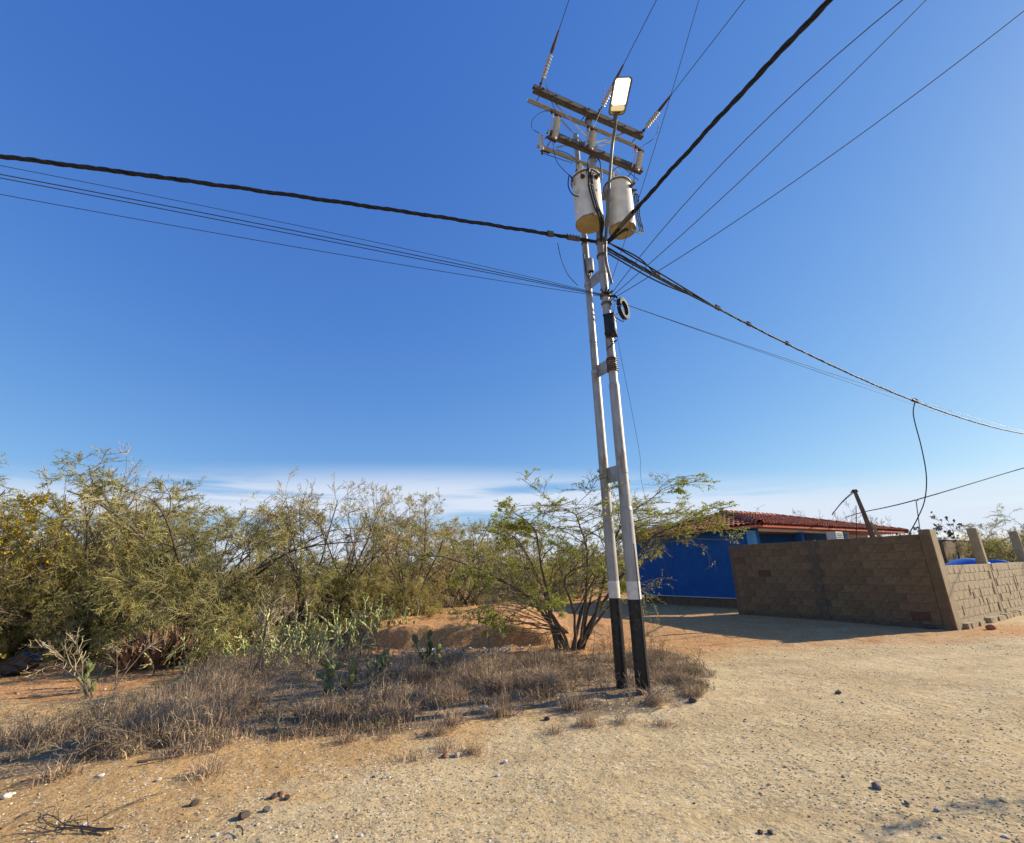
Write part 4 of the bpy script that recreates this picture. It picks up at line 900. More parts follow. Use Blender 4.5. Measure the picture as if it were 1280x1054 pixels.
# --- prototypes of the thicket (about 4 m tall, base at their own origin)
def proto(kind, seed):
    rng = np.random.default_rng(seed); t = thing('thorn_tree', 'x', 'tree', (0, 0, -50)); off = np.array([0, 0, -50.])
    if kind == 'flat':      # feathery flat-topped thorn tree
        P0, Dd = stems(rng, 10, (22, 52)); lv = grow(rng, P0, Dd, rng.uniform(3.4, 4.8, 10), np.linspace(.05, .028, 10), [
            dict(seg=10, wander=.10, trop=(0, 0, -.10), out=.08, curve=.35, taper=.25),
            dict(n=7, seg=6, wander=.12, t0=.3, ang=42, lr=.42, rr=.6, flat=.5, trop=(0, 0, .02), curve=.4),
            dict(n=7, seg=5, wander=.11, t0=.15, ang=42, lr=.6, rr=.55, flat=.4, curve=.5, trop=(0, 0, -.05)),
            dict(n=7, seg=3, wander=.10, t0=.1, ang=40, lr=.6, rr=.6, flat=.5, trop=(0, 0, -.08))])
        spec = [dict(lv=3, n=6, L=.075, W=.022, mi=1, keep=.6), dict(lv=3, n=4, L=.07, W=.02, mi=2, keep=.75), dict(lv=2, n=6, L=.07, W=.02, mi=2, keep=.6)]; mats = ['bark', 'twiggreen', 'leafgrey', 'leafolive']
    elif kind == 'tangle':  # drooping olive tangle of thin twigs
        P0, Dd = stems(rng, 16, (15, 65), .5); lv = grow(rng, P0, Dd, rng.uniform(2.2, 3.9, 16), np.linspace(.045, .02, 16), [
            dict(seg=10, wander=.12, trop=(0, 0, -.22), out=.05, curve=.5, taper=.25),
            dict(n=8, seg=7, wander=.12, t0=.15, ang=45, lr=.5, rr=.6, trop=(0, 0, -.18), curve=.5),
            dict(n=8, seg=5, wander=.11, t0=.1, ang=45, lr=.62, rr=.6, trop=(0, 0, -.12), curve=.6),
            dict(n=7, seg=3, wander=.10, t0=.1, ang=38, lr=.62, rr=.7, trop=(0, 0, -.1))])
        spec = [dict(lv=3, n=8, L=.07, W=.022, mi=1, keep=.68), dict(lv=2, n=5, L=.07, W=.022, mi=2, keep=.4)]; mats = ['bark', 'twiggreen', 'leafolive', 'leafdark']
    elif kind == 'yellow':
        P0, Dd = stems(rng, 14, (10, 55), .4); lv = grow(rng, P0, Dd, rng.uniform(2.2, 3.4, 14), np.linspace(.04, .02, 14), [
            dict(seg=9, wander=.12, trop=(0, 0, -.12), out=.04, curve=.4, taper=.25),
            dict(n=8, seg=6, wander=.12, t0=.2, ang=42, lr=.5, rr=.6, curve=.4),
            dict(n=7, seg=5, wander=.14, t0=.15, ang=45, lr=.5, rr=.6, curve=.4),
            dict(n=5, seg=3, wander=.12, t0=.1, ang=40, lr=.5, rr=.7)])
        spec = [dict(lv=3, n=9, L=.065, W=.022, mi=1, keep=.9), dict(lv=2, n=8, L=.07, W=.05, mi=2, keep=.45, spread=1.2, flat=1.), dict(lv=3, n=3, L=.06, W=.045, mi=2, keep=.45, spread=1.2, flat=1.)]; mats = ['bark', 'twig', 'leafolive', 'yellow']
    elif kind == 'bare':
        P0, Dd = stems(rng, 7, (4, 28), .2); lv = grow(rng, P0, Dd, rng.uniform(3.2, 4.3, 7), np.linspace(.05, .035, 7), [
            dict(seg=10, wander=.08, trop=(0, 0, .06), curve=.3, taper=.25),
            dict(n=9, seg=6, wander=.10, t0=.3, ang=32, lr=.42, rr=.55, trop=(0, 0, .12), curve=.3),
            dict(n=7, seg=5, wander=.12, t0=.2, ang=32, lr=.48, rr=.55, trop=(0, 0, .12), curve=.3),
            dict(n=4, seg=3, wander=.12, t0=.2, ang=32, lr=.5, rr=.65)])
        spec = [dict(lv=3, n=2, L=.05, W=.025, mi=1, keep=.2, tmin=.8), dict(lv=3, n=1, L=.045, W=.02, mi=2, keep=.3)]; mats = ['bark', 'twigpale', 'leafbrown', 'leafolive']
    elif kind == 'semi':
        P0, Dd = stems(rng, 10, (8, 40), .3); lv = grow(rng, P0, Dd, rng.uniform(2.8, 3.9, 10), np.linspace(.045, .028, 10), [
            dict(seg=10, wander=.10, trop=(0, 0, -.03), curve=.35, taper=.25),
            dict(n=9, seg=6, wander=.11, t0=.2, ang=36, lr=.45, rr=.55, curve=.4),
            dict(n=7, seg=5, wander=.13, t0=.15, ang=38, lr=.5, rr=.6, curve=.4),
            dict(n=5, seg=3, wander=.12, t0=.1, ang=38, lr=.5, rr=.65)])
        spec = [dict(lv=3, n=8, L=.065, W=.02, mi=1, keep=.65), dict(lv=2, n=5, L=.06, W=.02, mi=2, keep=.35)]; mats = ['bark', 'twigpale', 'leafolive', 'leaf']
    elif kind == 'low':     # knee-high leafy understorey
        P0, Dd = stems(rng, 22, (10, 70), .35); lv = grow(rng, P0, Dd, rng.uniform(.6, 1.5, 22), np.full(22, .015), [
            dict(seg=6, wander=.12, trop=(0, 0, -.10), curve=.4, taper=.3),
            dict(n=8, seg=4, wander=.12, t0=.15, ang=45, lr=.5, rr=.6, curve=.4),
            dict(n=6, seg=3, wander=.14, t0=.1, ang=45, lr=.5, rr=.6)])
        spec = [dict(lv=2, n=7, L=.075, W=.042, mi=1, keep=.85, spread=1.1, flat=.8), dict(lv=1, n=5, L=.07, W=.04, mi=2, keep=.5, flat=.8)]; mats = ['bark', 'twig', 'leafdark', 'leaf']
    elif kind == 'umbel':   # bare shrub with dark seed heads
        P0, Dd = stems(rng, 6, (6, 26), .15); lv = grow(rng, P0, Dd, rng.uniform(2.2, 3.0, 6), np.full(6, .03), [
            dict(seg=8, wander=.07, trop=(0, 0, .02), curve=.25, taper=.35),
            dict(n=6, seg=5, wander=.08, t0=.45, ang=30, lr=.42, rr=.6, trop=(0, 0, .15)),
            dict(n=5, seg=3, wander=.1, t0=.5, ang=30, lr=.4, rr=.7, trop=(0, 0, .1))])
        spec = [dict(lv=2, n=12, L=.07, W=.05, mi=1, tmin=.75, spread=1.3, flat=1.)]; mats = ['bark', 'twig', 'leafbrown']
    if kind == 'flat':
        for q in lv: z_ = q[0][..., 2]; z_[...] = np.where(z_ > 2.8, 2.8+(z_-2.8)*.65, z_)
    for q in lv: q[0][...] += off
    plant(rng, kind, t, lv, 2, spec, mats); return t
PROTO = {k: proto(k, s) for k, s in (('flat', 1), ('tangle', 2), ('yellow', 3), ('bare', 4), ('semi', 5), ('low', 6), ('umbel', 7))}
PROTO['flat2'] = proto('flat', 31); PROTO['tangle2'] = proto('tangle', 32)
used = set()
def put(kind, px, ytop, Y, label, hscale=4.0, rz=None, wide=1., name=None, cat=None, group='trees and bushes of the left thicket', sc=None):
    p = at(px, 700, Y); top = at(px, ytop, Y)[2]; z = gz(p[0], p[1]); s = sc if sc else (top-z)/hscale
    rr = np.random.default_rng(int(px*7+Y*13) % 9973); rz = rr.random()*6.28 if rz is None else rz
    src = PROTO[kind]
    if kind in used: o = copy_tree(src, (p[0], p[1], z-.03), rz, (s*wide, s*wide, s))
    else: o = src; used.add(kind); o.location = (p[0], p[1], z-.03); o.rotation_euler = (0, 0, rz); o.scale = (s*wide, s*wide, s)
    o.name = name or 'thorn_tree'; tag(o, label, cat or 'tree', group); return o
# prototypes' real heights, so that the tops land where they should
def top_of(o):
    h = []
    for ch in o.children: 
        v = np.empty(len(ch.data.vertices)*3, np.float32); ch.data.vertices.foreach_get('co', v); h.append(np.quantile(v[2::3], .999))
    return float(max(h))
HT = {k: top_of(v)*(1.16 if k.startswith('flat') else 1) for k, v in PROTO.items()}   # wide crowns reach towards the viewer
def putt(kind, px, ytop, Y, label, **kw): return put(kind, px, ytop, Y, label, hscale=HT[kind], **kw)
B = dict(name='bush', cat='bush')
putt('flat', 12, 573, 12.5, 'dark green flat-topped thorn tree at the left edge, tallest of the left corner')
putt('bare', 122, 564, 12.2, 'leafless grey tree whose spiky top sticks out above the yellow bush')
putt('flat2', 236, 570, 12.4, 'feathery thorn tree reaching its thin arching boughs right towards the open sky gap', wide=1.1)
putt('flat', 175, 590, 14.5, 'feathery thorn tree half hidden behind the yellow bush', rz=2.)
putt('yellow', 92, 630, 12.0, 'bush speckled with yellow blossom at far left', **B)
putt('yellow', 22, 668, 11.8, 'smaller yellowish bush at the left edge below the flat-topped tree', wide=.9, **B)
putt('tangle', 160, 664, 11.8, 'olive tangle of drooping twigs beside the yellow bush, above the dry sword leaves', **B)
putt('tangle2', 262, 668, 11.3, 'olive tangled bush under the arching boughs of the feathery tree', **B)
putt('tangle', 345, 690, 12.0, 'olive tangled bush just left of the bare trees, above the pale cactus', rz=2.4, **B)
putt('tangle2', 425, 690, 13.2, 'brownish olive bush at the foot of the tall bare tree', rz=4., **B)
putt('flat2', 60, 588, 14.6, 'feathery thorn tree behind the yellow bush, second from the left edge', rz=.6)
putt('flat', 285, 612, 14.2, 'low feathery thorn tree filling the dip left of the bare trees', rz=4.4, wide=.85)
putt('bare', 398, 583, 12.9, 'tall leafless tree with fine upright twigs against the cloud')
putt('bare', 448, 606, 14.0, 'shorter leafless tree right beside the tall leafless one', rz=1.)
putt('semi', 505, 608, 14.2, 'half-bare brown-green tree right of the leafless pair')
putt('semi', 552, 655, 17.5, 'yellow-green drooping tree above the eroded bank', rz=3., wide=1.1)
putt('tangle', 490, 684, 14.0, 'low olive bush left of the orange clearing', rz=5., wide=.9, **B)
putt('flat2', 575, 628, 21.0, 'multi-stemmed tree standing at the back of the orange clearing', rz=2.5)
putt('semi', 330, 668, 16.5, 'half-bare tree showing through the gap above the olive bushes', rz=2.)
putt('tangle2', 60, 690, 11.6, 'olive tangled bush at the front under the yellow blossom', rz=3., **B)
putt('tangle', -90, 640, 11., 'olive tangled bush at the very edge of the view on the left', rz=1., **B)
putt('flat', -160, 590, 13., 'feathery tree just cut by the left edge of the photo', rz=4.)
putt('semi', 650, 650, 24., 'pale scrubby tree far behind the clearing, left of the thorn tree', rz=1.2)
putt('flat2', 720, 668, 27., 'green scrubby tree far behind the thorn tree, left of the blue house', rz=5.)
putt('semi', 770, 672, 33., 'scrubby tree farthest back, beside the blue house', rz=5.5)
putt('semi', 598, 648, 19.0, 'half-bare tree filling the gap left of the spreading thorn tree', rz=.4, wide=1.2)
putt('tangle2', 545, 690, 19.5, 'olive bush at the far left corner of the orange clearing', rz=2.2, **B)
putt('tangle', 640, 706, 24., 'dull olive bush at the back edge of the orange clearing', rz=.5, **B)
putt('tangle2', 705, 712, 25., 'dull olive bush behind the trunk of the thorn tree', rz=.9, **B)
for i, (px, yt, Y, lb) in enumerate(((15, 775, 11.2, 'dark leafy low shrub just above the black bag'), (65, 780, 11.3, 'dark leafy low shrub right of the black bag'), (118, 790, 11.2, 'dark leafy low shrub left of the dry sword leaves'), (232, 770, 11.4, 'dark leafy low shrub behind the dry sword leaves'),
    (300, 765, 11.9, 'dark leafy low shrub among the pale cactus at left'), (372, 760, 12.6, 'dark leafy low shrub in the middle of the pale cactus'), (440, 765, 12.9, 'dark leafy low shrub at the right of the pale cactus'), (165, 782, 11.6, 'dark leafy low shrub deep under the olive tangle'), (-40, 770, 11.2, 'dark leafy low shrub cut by the left edge'))):
    putt('low', px, yt, Y, lb, name='low_shrub', cat='shrub', rz=i*1.3)
# beyond the low wall, right
putt('umbel', 1190, 638, 19.5, 'bare shrub with dark seed heads beyond the low wall', name='seed_head_shrub', cat='shrub', group='plants beyond the low wall')
putt('flat', 1283, 608, 20., 'grey-green tree beyond the low wall at the right edge', group='plants beyond the low wall', rz=1.)
putt('tangle2', 1250, 668, 20.5, 'dark bush between the two posts of the low wall', group='plants beyond the low wall', rz=1., **B)
putt('tangle', 1310, 660, 21., 'dark bush right of the second post', group='plants beyond the low wall', rz=2., **B)
putt('bare', 1047, 628, 30., 'tiny leafless tree top showing over the red roof', group='plants beyond the low wall', rz=2.)
putt('bare', 1108, 645, 27., 'tiny leafless tree top past the right end of the red roof', group='plants beyond the low wall', rz=3.)
# a tree outside the frame whose shade falls over the front right corner
so = at(1280, 700, 4.9); 
for (x, y, s, k, lb) in ((6.4, 2.1, .62, 'flat2', 'roadside bush just outside the right edge of the view'), (7.6, 2.5, .62, 'flat', 'second roadside bush farther outside the right edge')):
    o = copy_tree(PROTO[k], (x, y, 0), 1.3, s); o.name = 'bush'; tag(o, lb, 'bush', 'roadside bushes right of the view')

# --- far scrub towards the horizon, one mass
def far_scrub():
    rng = np.random.default_rng(77); mb = MB(); n = 130; Y = rng.uniform(30, 85, n); X = rng.uniform(-1.15, .40, n)*Y
    X2 = rng.uniform(.95, 1.6, 40); Y2 = rng.uniform(32, 60, 40); X = np.r_[X, X2*Y2]; Y = np.r_[Y, Y2]; n = len(X)
    for i in range(n):
        h = rng.uniform(1.8, 3.4); m = 380; q = rnd_dir(rng, m)*rng.uniform(.35, 1, (m, 1))**.6*[1.5*h*.6, 1.5*h*.6, h*.5]; q[:, 2] += h*.5
        q += (fbm(q[:, 0]*2, q[:, 1]*2+i)[:, None]-.5)*.6
        P_ = q+[X[i], Y[i], 0]; quads(mb, P_, nrm(rnd_dir(rng, m)*[1, 1, .5]), rnd_dir(rng, m), rng.uniform(.18, .4, m), rng.uniform(.08, .18, m), int(rng.random() < .4))
        st, sd_ = stems(rng, 5, (5, 40)); nd = np.stack([st, st+sd_*h*.5, st+sd_*h*.9], 1)+[X[i], Y[i], 0]; ribbon_tubes(mb, nd, np.tile([.05, .03, .01], (5, 1)), 3, 2)
    tag(mb.build('distant_scrub', ['leafolive', 'leafgrey', 'bark'], None), 'low olive thorn scrub spreading towards the horizon', 'scrub', kind='stuff')
far_scrub()

# --- cactus clumps: jointed pale pads
def pad(mb, P_, d, wdir, L, W, T, mi=0):
    n_ = nrm(np.cross(d, wdir)); k = 6; a = np.arange(k)/k*2*math.pi; V = [P_]
    for u, s in ((.2, .75), (.55, 1.), (.85, .7)): V += [P_+d*L*u+wdir*W/2*s*math.cos(q)+n_*T/2*s*math.sin(q) for q in a]
    V.append(P_+d*L); Fc = [[0, 1+(i+1) % k, 1+i, 1+i] for i in range(k)]
    for r_ in range(2): Fc += [[1+r_*k+i, 1+r_*k+(i+1) % k, 1+(r_+1)*k+(i+1) % k, 1+(r_+1)*k+i] for i in range(k)]
    Fc += [[1+2*k+i, 1+2*k+(i+1) % k, 1+3*k, 1+3*k] for i in range(k)]; mb.add(V, Fc, mi)
def cactus(seed, nst, h, padL, padW, m, spread=.5, T=.03):
    rng = np.random.default_rng(seed); t = thing('pad_cactus', 'x', 'cactus', (0, 0, -50)); c = MB(); w = MB()
    for s in range(nst):
        P_ = np.array([rng.normal(0, spread*.45), rng.normal(0, spread*.45), -50.]); d = nrm([rng.normal(0, .25), rng.normal(0, .25), 1]); H = h*rng.uniform(.5, 1.1); z = 0
        def chain(P_, d, z, depth):
            while z < H:
                L = padL*rng.uniform(.7, 1.2); wd = nrm(np.cross(d, rnd_dir(rng, 1)[0])); pad(c, P_, d, wd, L, padW*rng.uniform(.7, 1.15), T)
                P_ = P_+d*L*.93; z += L; 
                if rng.random() < .32 and depth < 2: chain(P_, nrm(d*.5+rnd_dir(rng, 1)[0]*.8+[0, 0, .2]), max(z, H-rng.uniform(1, 4)*padL), depth+1)
                d = nrm(d+rnd_dir(rng, 1)[0]*.42+[0, 0, .12])
        chain(P_, d, 0, 0)
        w.tube([P_, P_+[0, 0, .15*h]], .022, 5)
    c.build('pads', m, t)['kind'] = 'stuff'; w.build('stem', 'bark', t)['kind'] = 'stuff'; return t
C1 = cactus(1, 16, 1.0, .10, .038, 'cactus', .85); C2 = cactus(2, 14, .8, .095, .038, 'cactus', .85)
C3 = cactus(3, 7, .62, .17, .12, 'cactusdark', .35, .035)
cu = set()
for i, (pr, px, Y, s, lb) in enumerate(((C1, 356, 10.6, 1.15, 'pale cactus clump with the tallest upright branches, below the bare tree'), (C2, 325, 9.6, .9, 'pale cactus clump in front and left of the tallest one'), (C1, 408, 10.4, 1.0, 'pale cactus clump in the middle of the row, nearest the open bank'), (C2, 285, 10.4, .95, 'pale cactus clump right of the dry sword leaves'),
     (C2, 448, 10.9, 1.1, 'pale cactus clump at the right end of the row'), (C1, 478, 11.6, .8, 'small pale cactus clump beside the orange clearing'), (C1, 245, 9.5, .75, 'pale cactus clump lying low in front of the dry sword leaves'), (C2, 380, 9.3, .75, 'low pale cactus clump at the front among dry grass'))):
    p = at(px, 780, Y); loc = (p[0], p[1], gz(p[0], p[1])-.02)
    if pr in cu: o = copy_tree(pr, loc, i*1.1, s)
    else: o = pr; cu.add(pr); o.location = loc; o.scale = (s,)*3
    tag(o, lb, 'cactus', 'pale cactus clumps')
for i, (px, py, s, lb) in enumerate(((530, 838, .95, 'dark green pad cactus at the edge of the eroded bank'), (425, 868, .9, 'green pad cactus in the dry grass below the pale clumps'), (112, 862, .8, 'green pad cactus at the foot of the bare sapling on the left'), (468, 850, .7, 'small green pad cactus between two others in dry grass'))):
    p = on_ground(px, py); loc = (p[0], p[1], gz(p[0], p[1])-.02)
    if i: o = copy_tree(C3, loc, i*1.7, s)
    else: o = C3; o.location = loc; o.scale = (s,)*3
    tag(o, lb, 'cactus', 'green pad cacti')
# --- dry sword-leaf plants
def sword(seed):
    rng = np.random.default_rng(seed); t = thing('sword_leaf_plant', 'x', 'plant', (0, 0, -50)); n = 130
    az_ = rng.random(n)*6.283; za = np.radians(rng.uniform(3, 58, n)); d = np.stack([np.sin(za)*np.cos(az_), np.sin(za)*np.sin(az_), np.cos(za)], 1)
    P_ = np.stack([np.cos(az_)*.18*rng.random(n), np.sin(az_)*.18*rng.random(n), np.zeros(n)-50.], 1); L = rng.uniform(.35, .75, n)
    s = nrm(np.cross(d, [0, 0, 1.]+rng.normal(size=(n, 3))*.2)); mid = P_+d*(L*.5)[:, None]; tip = mid+nrm(d+[0, 0, -.25])*(L*.5)[:, None]; W = rng.uniform(.02, .035, n)[:, None]
    V = np.stack([P_-s*W, P_+s*W, mid+s*W*.8, mid-s*W*.8, tip], 1); c = MB(); b = np.arange(n)[:, None]*5
    c.add(V, np.concatenate([b+[0, 1, 2, 3], b+[3, 2, 4, 4]])); c.build('leaves', 'drysword', t); return t
S1, S2 = sword(1), sword(2); su = set()
for i, (pr, px, py, s, lb) in enumerate(((S1, 165, 838, 1.05, 'reddish dry sword-leaf plant, leftmost of the clump'), (S2, 195, 836, 1.15, 'reddish dry sword-leaf plant, second from left of the clump'), (S1, 222, 832, 1.1, 'reddish dry sword-leaf plant in the middle of the clump'), (S2, 250, 828, 1.0, 'reddish dry sword-leaf plant, second from right of the clump'), (S1, 275, 822, .95, 'reddish dry sword-leaf plant, rightmost of the clump'), (S2, 205, 822, 1.2, 'reddish dry sword-leaf plant at the back of the clump'))):
    p = on_ground(px, py); loc = (p[0], p[1], gz(p[0], p[1])-.02)
    if pr in su: o = copy_tree(pr, loc, i*1.1, s)
    else: o = pr; su.add(pr); o.location = loc; o.scale = (s,)*3
    tag(o, lb, 'plant', 'reddish dry sword-leaf plants')
# --- bare saplings in front
def sapling(px, py, h, lean, label, seed, m='twigpale', n0=3):
    rng = np.random.default_rng(seed); p = on_ground(px, py); b = np.array([p[0], p[1], gz(p[0], p[1])-.03]); t = thing('bare_sapling', label, 'sapling', b, 'bare saplings in the dry grass')
    P0, Dd = stems(rng, n0, (8, 35), .03); Dd = nrm(Dd+np.array(lean)); lv = grow(rng, P0, Dd, np.full(n0, h), np.full(n0, .013), [dict(seg=9, wander=.1, curve=.4, taper=.3), dict(n=7, seg=5, wander=.1, t0=.3, ang=38, lr=.42, rr=.6, curve=.3), dict(n=5, seg=4, wander=.12, t0=.2, ang=38, lr=.5, rr=.6)])
    for q in lv: q[0][...] += b
    a = MB(); ribbon_tubes(a, lv[0][0], lv[0][1], 6); a.build('stem', 'bark', t)
    a = MB(); [ribbon_tubes(a, q[0], np.maximum(q[1], .003), 3) for q in lv[1:]]; a.build('twigs', m, t)
sapling(112, 872, 1.1, (-.35, .1, .2), 'pale crooked sapling leaning left over the bare orange soil', 5)
sapling(142, 862, .9, (-.2, .1, .1), 'short pale sapling just right of the crooked one', 9, n0=2)
sapling(312, 862, 1.35, (.05, 0, .2), 'bare dark sapling standing in the dry grass below the cactus', 3)
sapling(345, 838, 1.1, (.1, 0, .3), 'thin bare sapling in front of the tallest cactus', 12, n0=2)

# --- dry grass over the verge, one mass, plus single tufts at its edge
def blades(rng, mb, P_, L, lean, W, mi=0):
    n = len(P_); az_ = rng.random(n)*6.283; d = np.stack([np.cos(az_)*lean, np.sin(az_)*lean, np.ones(n)], 1); d = nrm(d); s = nrm(np.cross(d, rnd_dir(rng, n)))
    mid = P_+d*(L*.55)[:, None]; d2 = nrm(d+np.stack([np.cos(az_)*lean, np.sin(az_)*lean, -lean*.9], 1)*.9+rng.normal(size=(n, 3))*.15); tip = mid+d2*(L*.45)[:, None]
    W = W[:, None]; V = np.stack([P_-s*W, P_+s*W, mid+s*W*.8, mid-s*W*.8, tip], 1); b = np.arange(n)[:, None]*5
    mb.add(V, np.concatenate([b+[0, 1, 2, 3], b+[3, 2, 4, 4]]), mi)
def dry_grass():
    rng = np.random.default_rng(15); mb = MB(); xs = np.array([p[0] for p in GR_POLY]); ys = np.array([p[1] for p in GR_POLY])
    n = 6000; x = rng.uniform(xs.min(), xs.max(), n*4); y = rng.uniform(ys.min(), ys.max(), n*4); k = grass_mask(x, y) > 0
    dens = fbm(x*1.1+9, y*1.1+3, 3); k &= rng.random(len(x)) < sstep(.38, .56, dens)*.9+.03; k &= vnoise(x*2.9+4, y*2.9) > .33; x, y, dens = x[k][:n], y[k][:n], dens[k][:n]
    edge = sum(grass_mask(x+.38*math.cos(a), y+.38*math.sin(a)) for a in np.arange(8)*math.pi/4)/8
    tall = (.06+.15*sstep(.36, .62, dens)+.12*rng.random(len(x))**2)*(.35+.65*sstep(.45, 1., edge))*(.5+.9*vnoise(x*2.3, y*2.3))*(1-.35*sstep(1.5, 2.2, x))
    m = 26; X = np.repeat(x, m)+rng.normal(0, .06, len(x)*m); Y = np.repeat(y, m)+rng.normal(0, .06, len(x)*m); H = np.repeat(tall, m)*rng.uniform(.3, 1.25, len(X))
    P_ = np.stack([X, Y, height(X, Y)-.01], 1); blades(rng, mb, P_, H, np.abs(rng.normal(.5, .5, len(X))), rng.uniform(.0018, .0042, len(X)), 0)
    k = (rng.random(len(x)) < .05); gx = np.repeat(x[k], 20)+rng.normal(0, .09, k.sum()*20); gy = np.repeat(y[k], 20)+rng.normal(0, .09, k.sum()*20)
    blades(rng, mb, np.stack([gx, gy, height(gx, gy)], 1), rng.uniform(.05, .2, len(gx)), np.abs(rng.normal(.5, .4, len(gx))), rng.uniform(.002, .004, len(gx)), 1)
    print('grass blades', len(X))
    tag(mb.build('dry_grass', ['grass', 'grassgreen'], None), 'brown dry grass covering the verge under the poles and tree', 'grass', kind='stuff')
dry_grass()
# wiry dead brush lying in the grass
def brush():
    rng = np.random.default_rng(44); mb = MB(); n = 620; xs = np.array([p[0] for p in GR_POLY]); ys = np.array([p[1] for p in GR_POLY]); x = rng.uniform(xs.min(), xs.max(), n*6); y = rng.uniform(ys.min(), ys.max(), n*6); k = grass_mask(x, y) > 0; x, y = x[k][:n], y[k][:n]; n = len(x)
    az_ = rng.random(n)*6.28; za = np.radians(rng.uniform(15, 80, n)); P_ = np.stack([x, y, height(x, y)], 1); Dd = np.stack([np.sin(za)*np.cos(az_), np.sin(za)*np.sin(az_), np.cos(za)], 1)
    lv = grow(rng, P_, Dd, rng.uniform(.15, .55, n), np.full(n, .005), [dict(seg=5, wander=.14, curve=.5), dict(n=6, seg=4, wander=.14, t0=.2, ang=40, lr=.55, rr=.7, curve=.4), dict(n=4, seg=3, wander=.14, t0=.2, ang=40, lr=.6, rr=.7)])
    for q in lv: ribbon_tubes(mb, q[0], np.maximum(q[1], .0018), 3)
    tag(mb.build('dead_brush', 'twig', None), 'tangled grey-brown dead brush among the dry grass', 'brush', kind='stuff')
brush()
def tuft(seed, h, n):
    rng = np.random.default_rng(seed); mb = MB(); P_ = rng.normal(size=(n, 3))*[.07, .05, 0]; blades(rng, mb, P_, rng.uniform(.4, 1.1, n)*h, np.abs(rng.normal(.7, .4, n)), rng.uniform(.0018, .0035, n)); 
    V = np.vstack(mb.v); return make_mesh('dry_tuft', V, np.vstack(mb.f), np.concatenate(mb.m), ['grass'])
TU = [tuft(k, h, n) for k, h, n in ((1, .17, 150), (2, .13, 110), (3, .22, 190))]
for i, (px, py, k, s, lb) in enumerate(((512, 952, 1, 1., 'small dry grass tuft in front, left of the round pale stone'), (556, 938, 1, 1.1, 'dry grass tuft just behind the round pale stone'), (590, 940, 0, .9, 'dry grass tuft just right of the round pale stone'), (432, 928, 0, 1., 'low dry tuft alone on the sand left of centre'), (478, 924, 1, .8, 'tiny dry tuft between two larger ones on the sand'), (545, 918, 2, 1., 'bushy dry tuft at the front edge of the grass below the bank'), (566, 905, 2, 1.1, 'taller dry tuft at the front edge of the grass below the bank'), (628, 893, 2, 1.2, 'bushy dry tuft left of the pole feet'), (692, 914, 1, 1., 'small dry tuft in front of the pole feet'), (735, 905, 0, 1.1, 'broad dry tuft in front of the left pole'), (778, 902, 1, 1., 'small dry tuft right before the right pole'), (828, 906, 1, .9, 'lone dry tuft right of the pole feet'), (868, 872, 2, 1., 'dry tuft at the right tip of the verge'), (255, 972, 0, 1.2, 'scruffy dry tuft at the front left edge of the grass'), (375, 918, 2, .9, 'dry tuft standing at the grass edge below the cactus'), (820, 882, 2, 1.2, 'bushy dry tuft hugging the right pole'), (720, 886, 2, 1.3, 'tall dry tuft left of the left pole foot'), (70, 975, 0, 1.3, 'straggling dry tuft at the lower left corner of the grass'))):
    p = on_ground(px, py); o = link('grass_tuft', TU[k], None, (p[0], p[1], gz(p[0], p[1])-.01)); o.rotation_euler = (0, 0, i*1.37); o.scale = (s, s, s*.95); tag(o, lb, 'grass tuft', 'dry grass tufts on the sand')

# ================================================================== stones, litter, bag
def stone_mesh(seed, flat=.65, sub=2):
    import bmesh
    rng = np.random.default_rng(seed); bm = bmesh.new(); bmesh.ops.create_icosphere(bm, subdivisions=sub, radius=1); V = np.array([v.co[:] for v in bm.verts]); Fc = np.array([[v.index for v in f.verts]+[f.verts[2].index] for f in bm.faces]); bm.free()
    for q in range(7):     # chop with random planes for angular facets
        n_ = rnd_dir(rng, 1)[0]; d = rng.uniform(.55, .85); e = V@n_-d; V = V-np.maximum(e, 0)[:, None]*n_
    V *= [1, rng.uniform(.65, .95), flat*rng.uniform(.8, 1.1)]; V += rng.normal(size=V.shape)*.015; return V, Fc
SM = {}
for m in ('stonepale', 'stonewhite', 'stonedark', 'stonegrey', 'stonered'):
    V, Fc = stone_mesh(len(SM)*7+3); SM[m] = [make_mesh('stone', V, Fc, np.zeros(len(Fc)), m), make_mesh('stone', *stone_mesh(len(SM)*7+4), np.zeros(len(Fc)), m)]
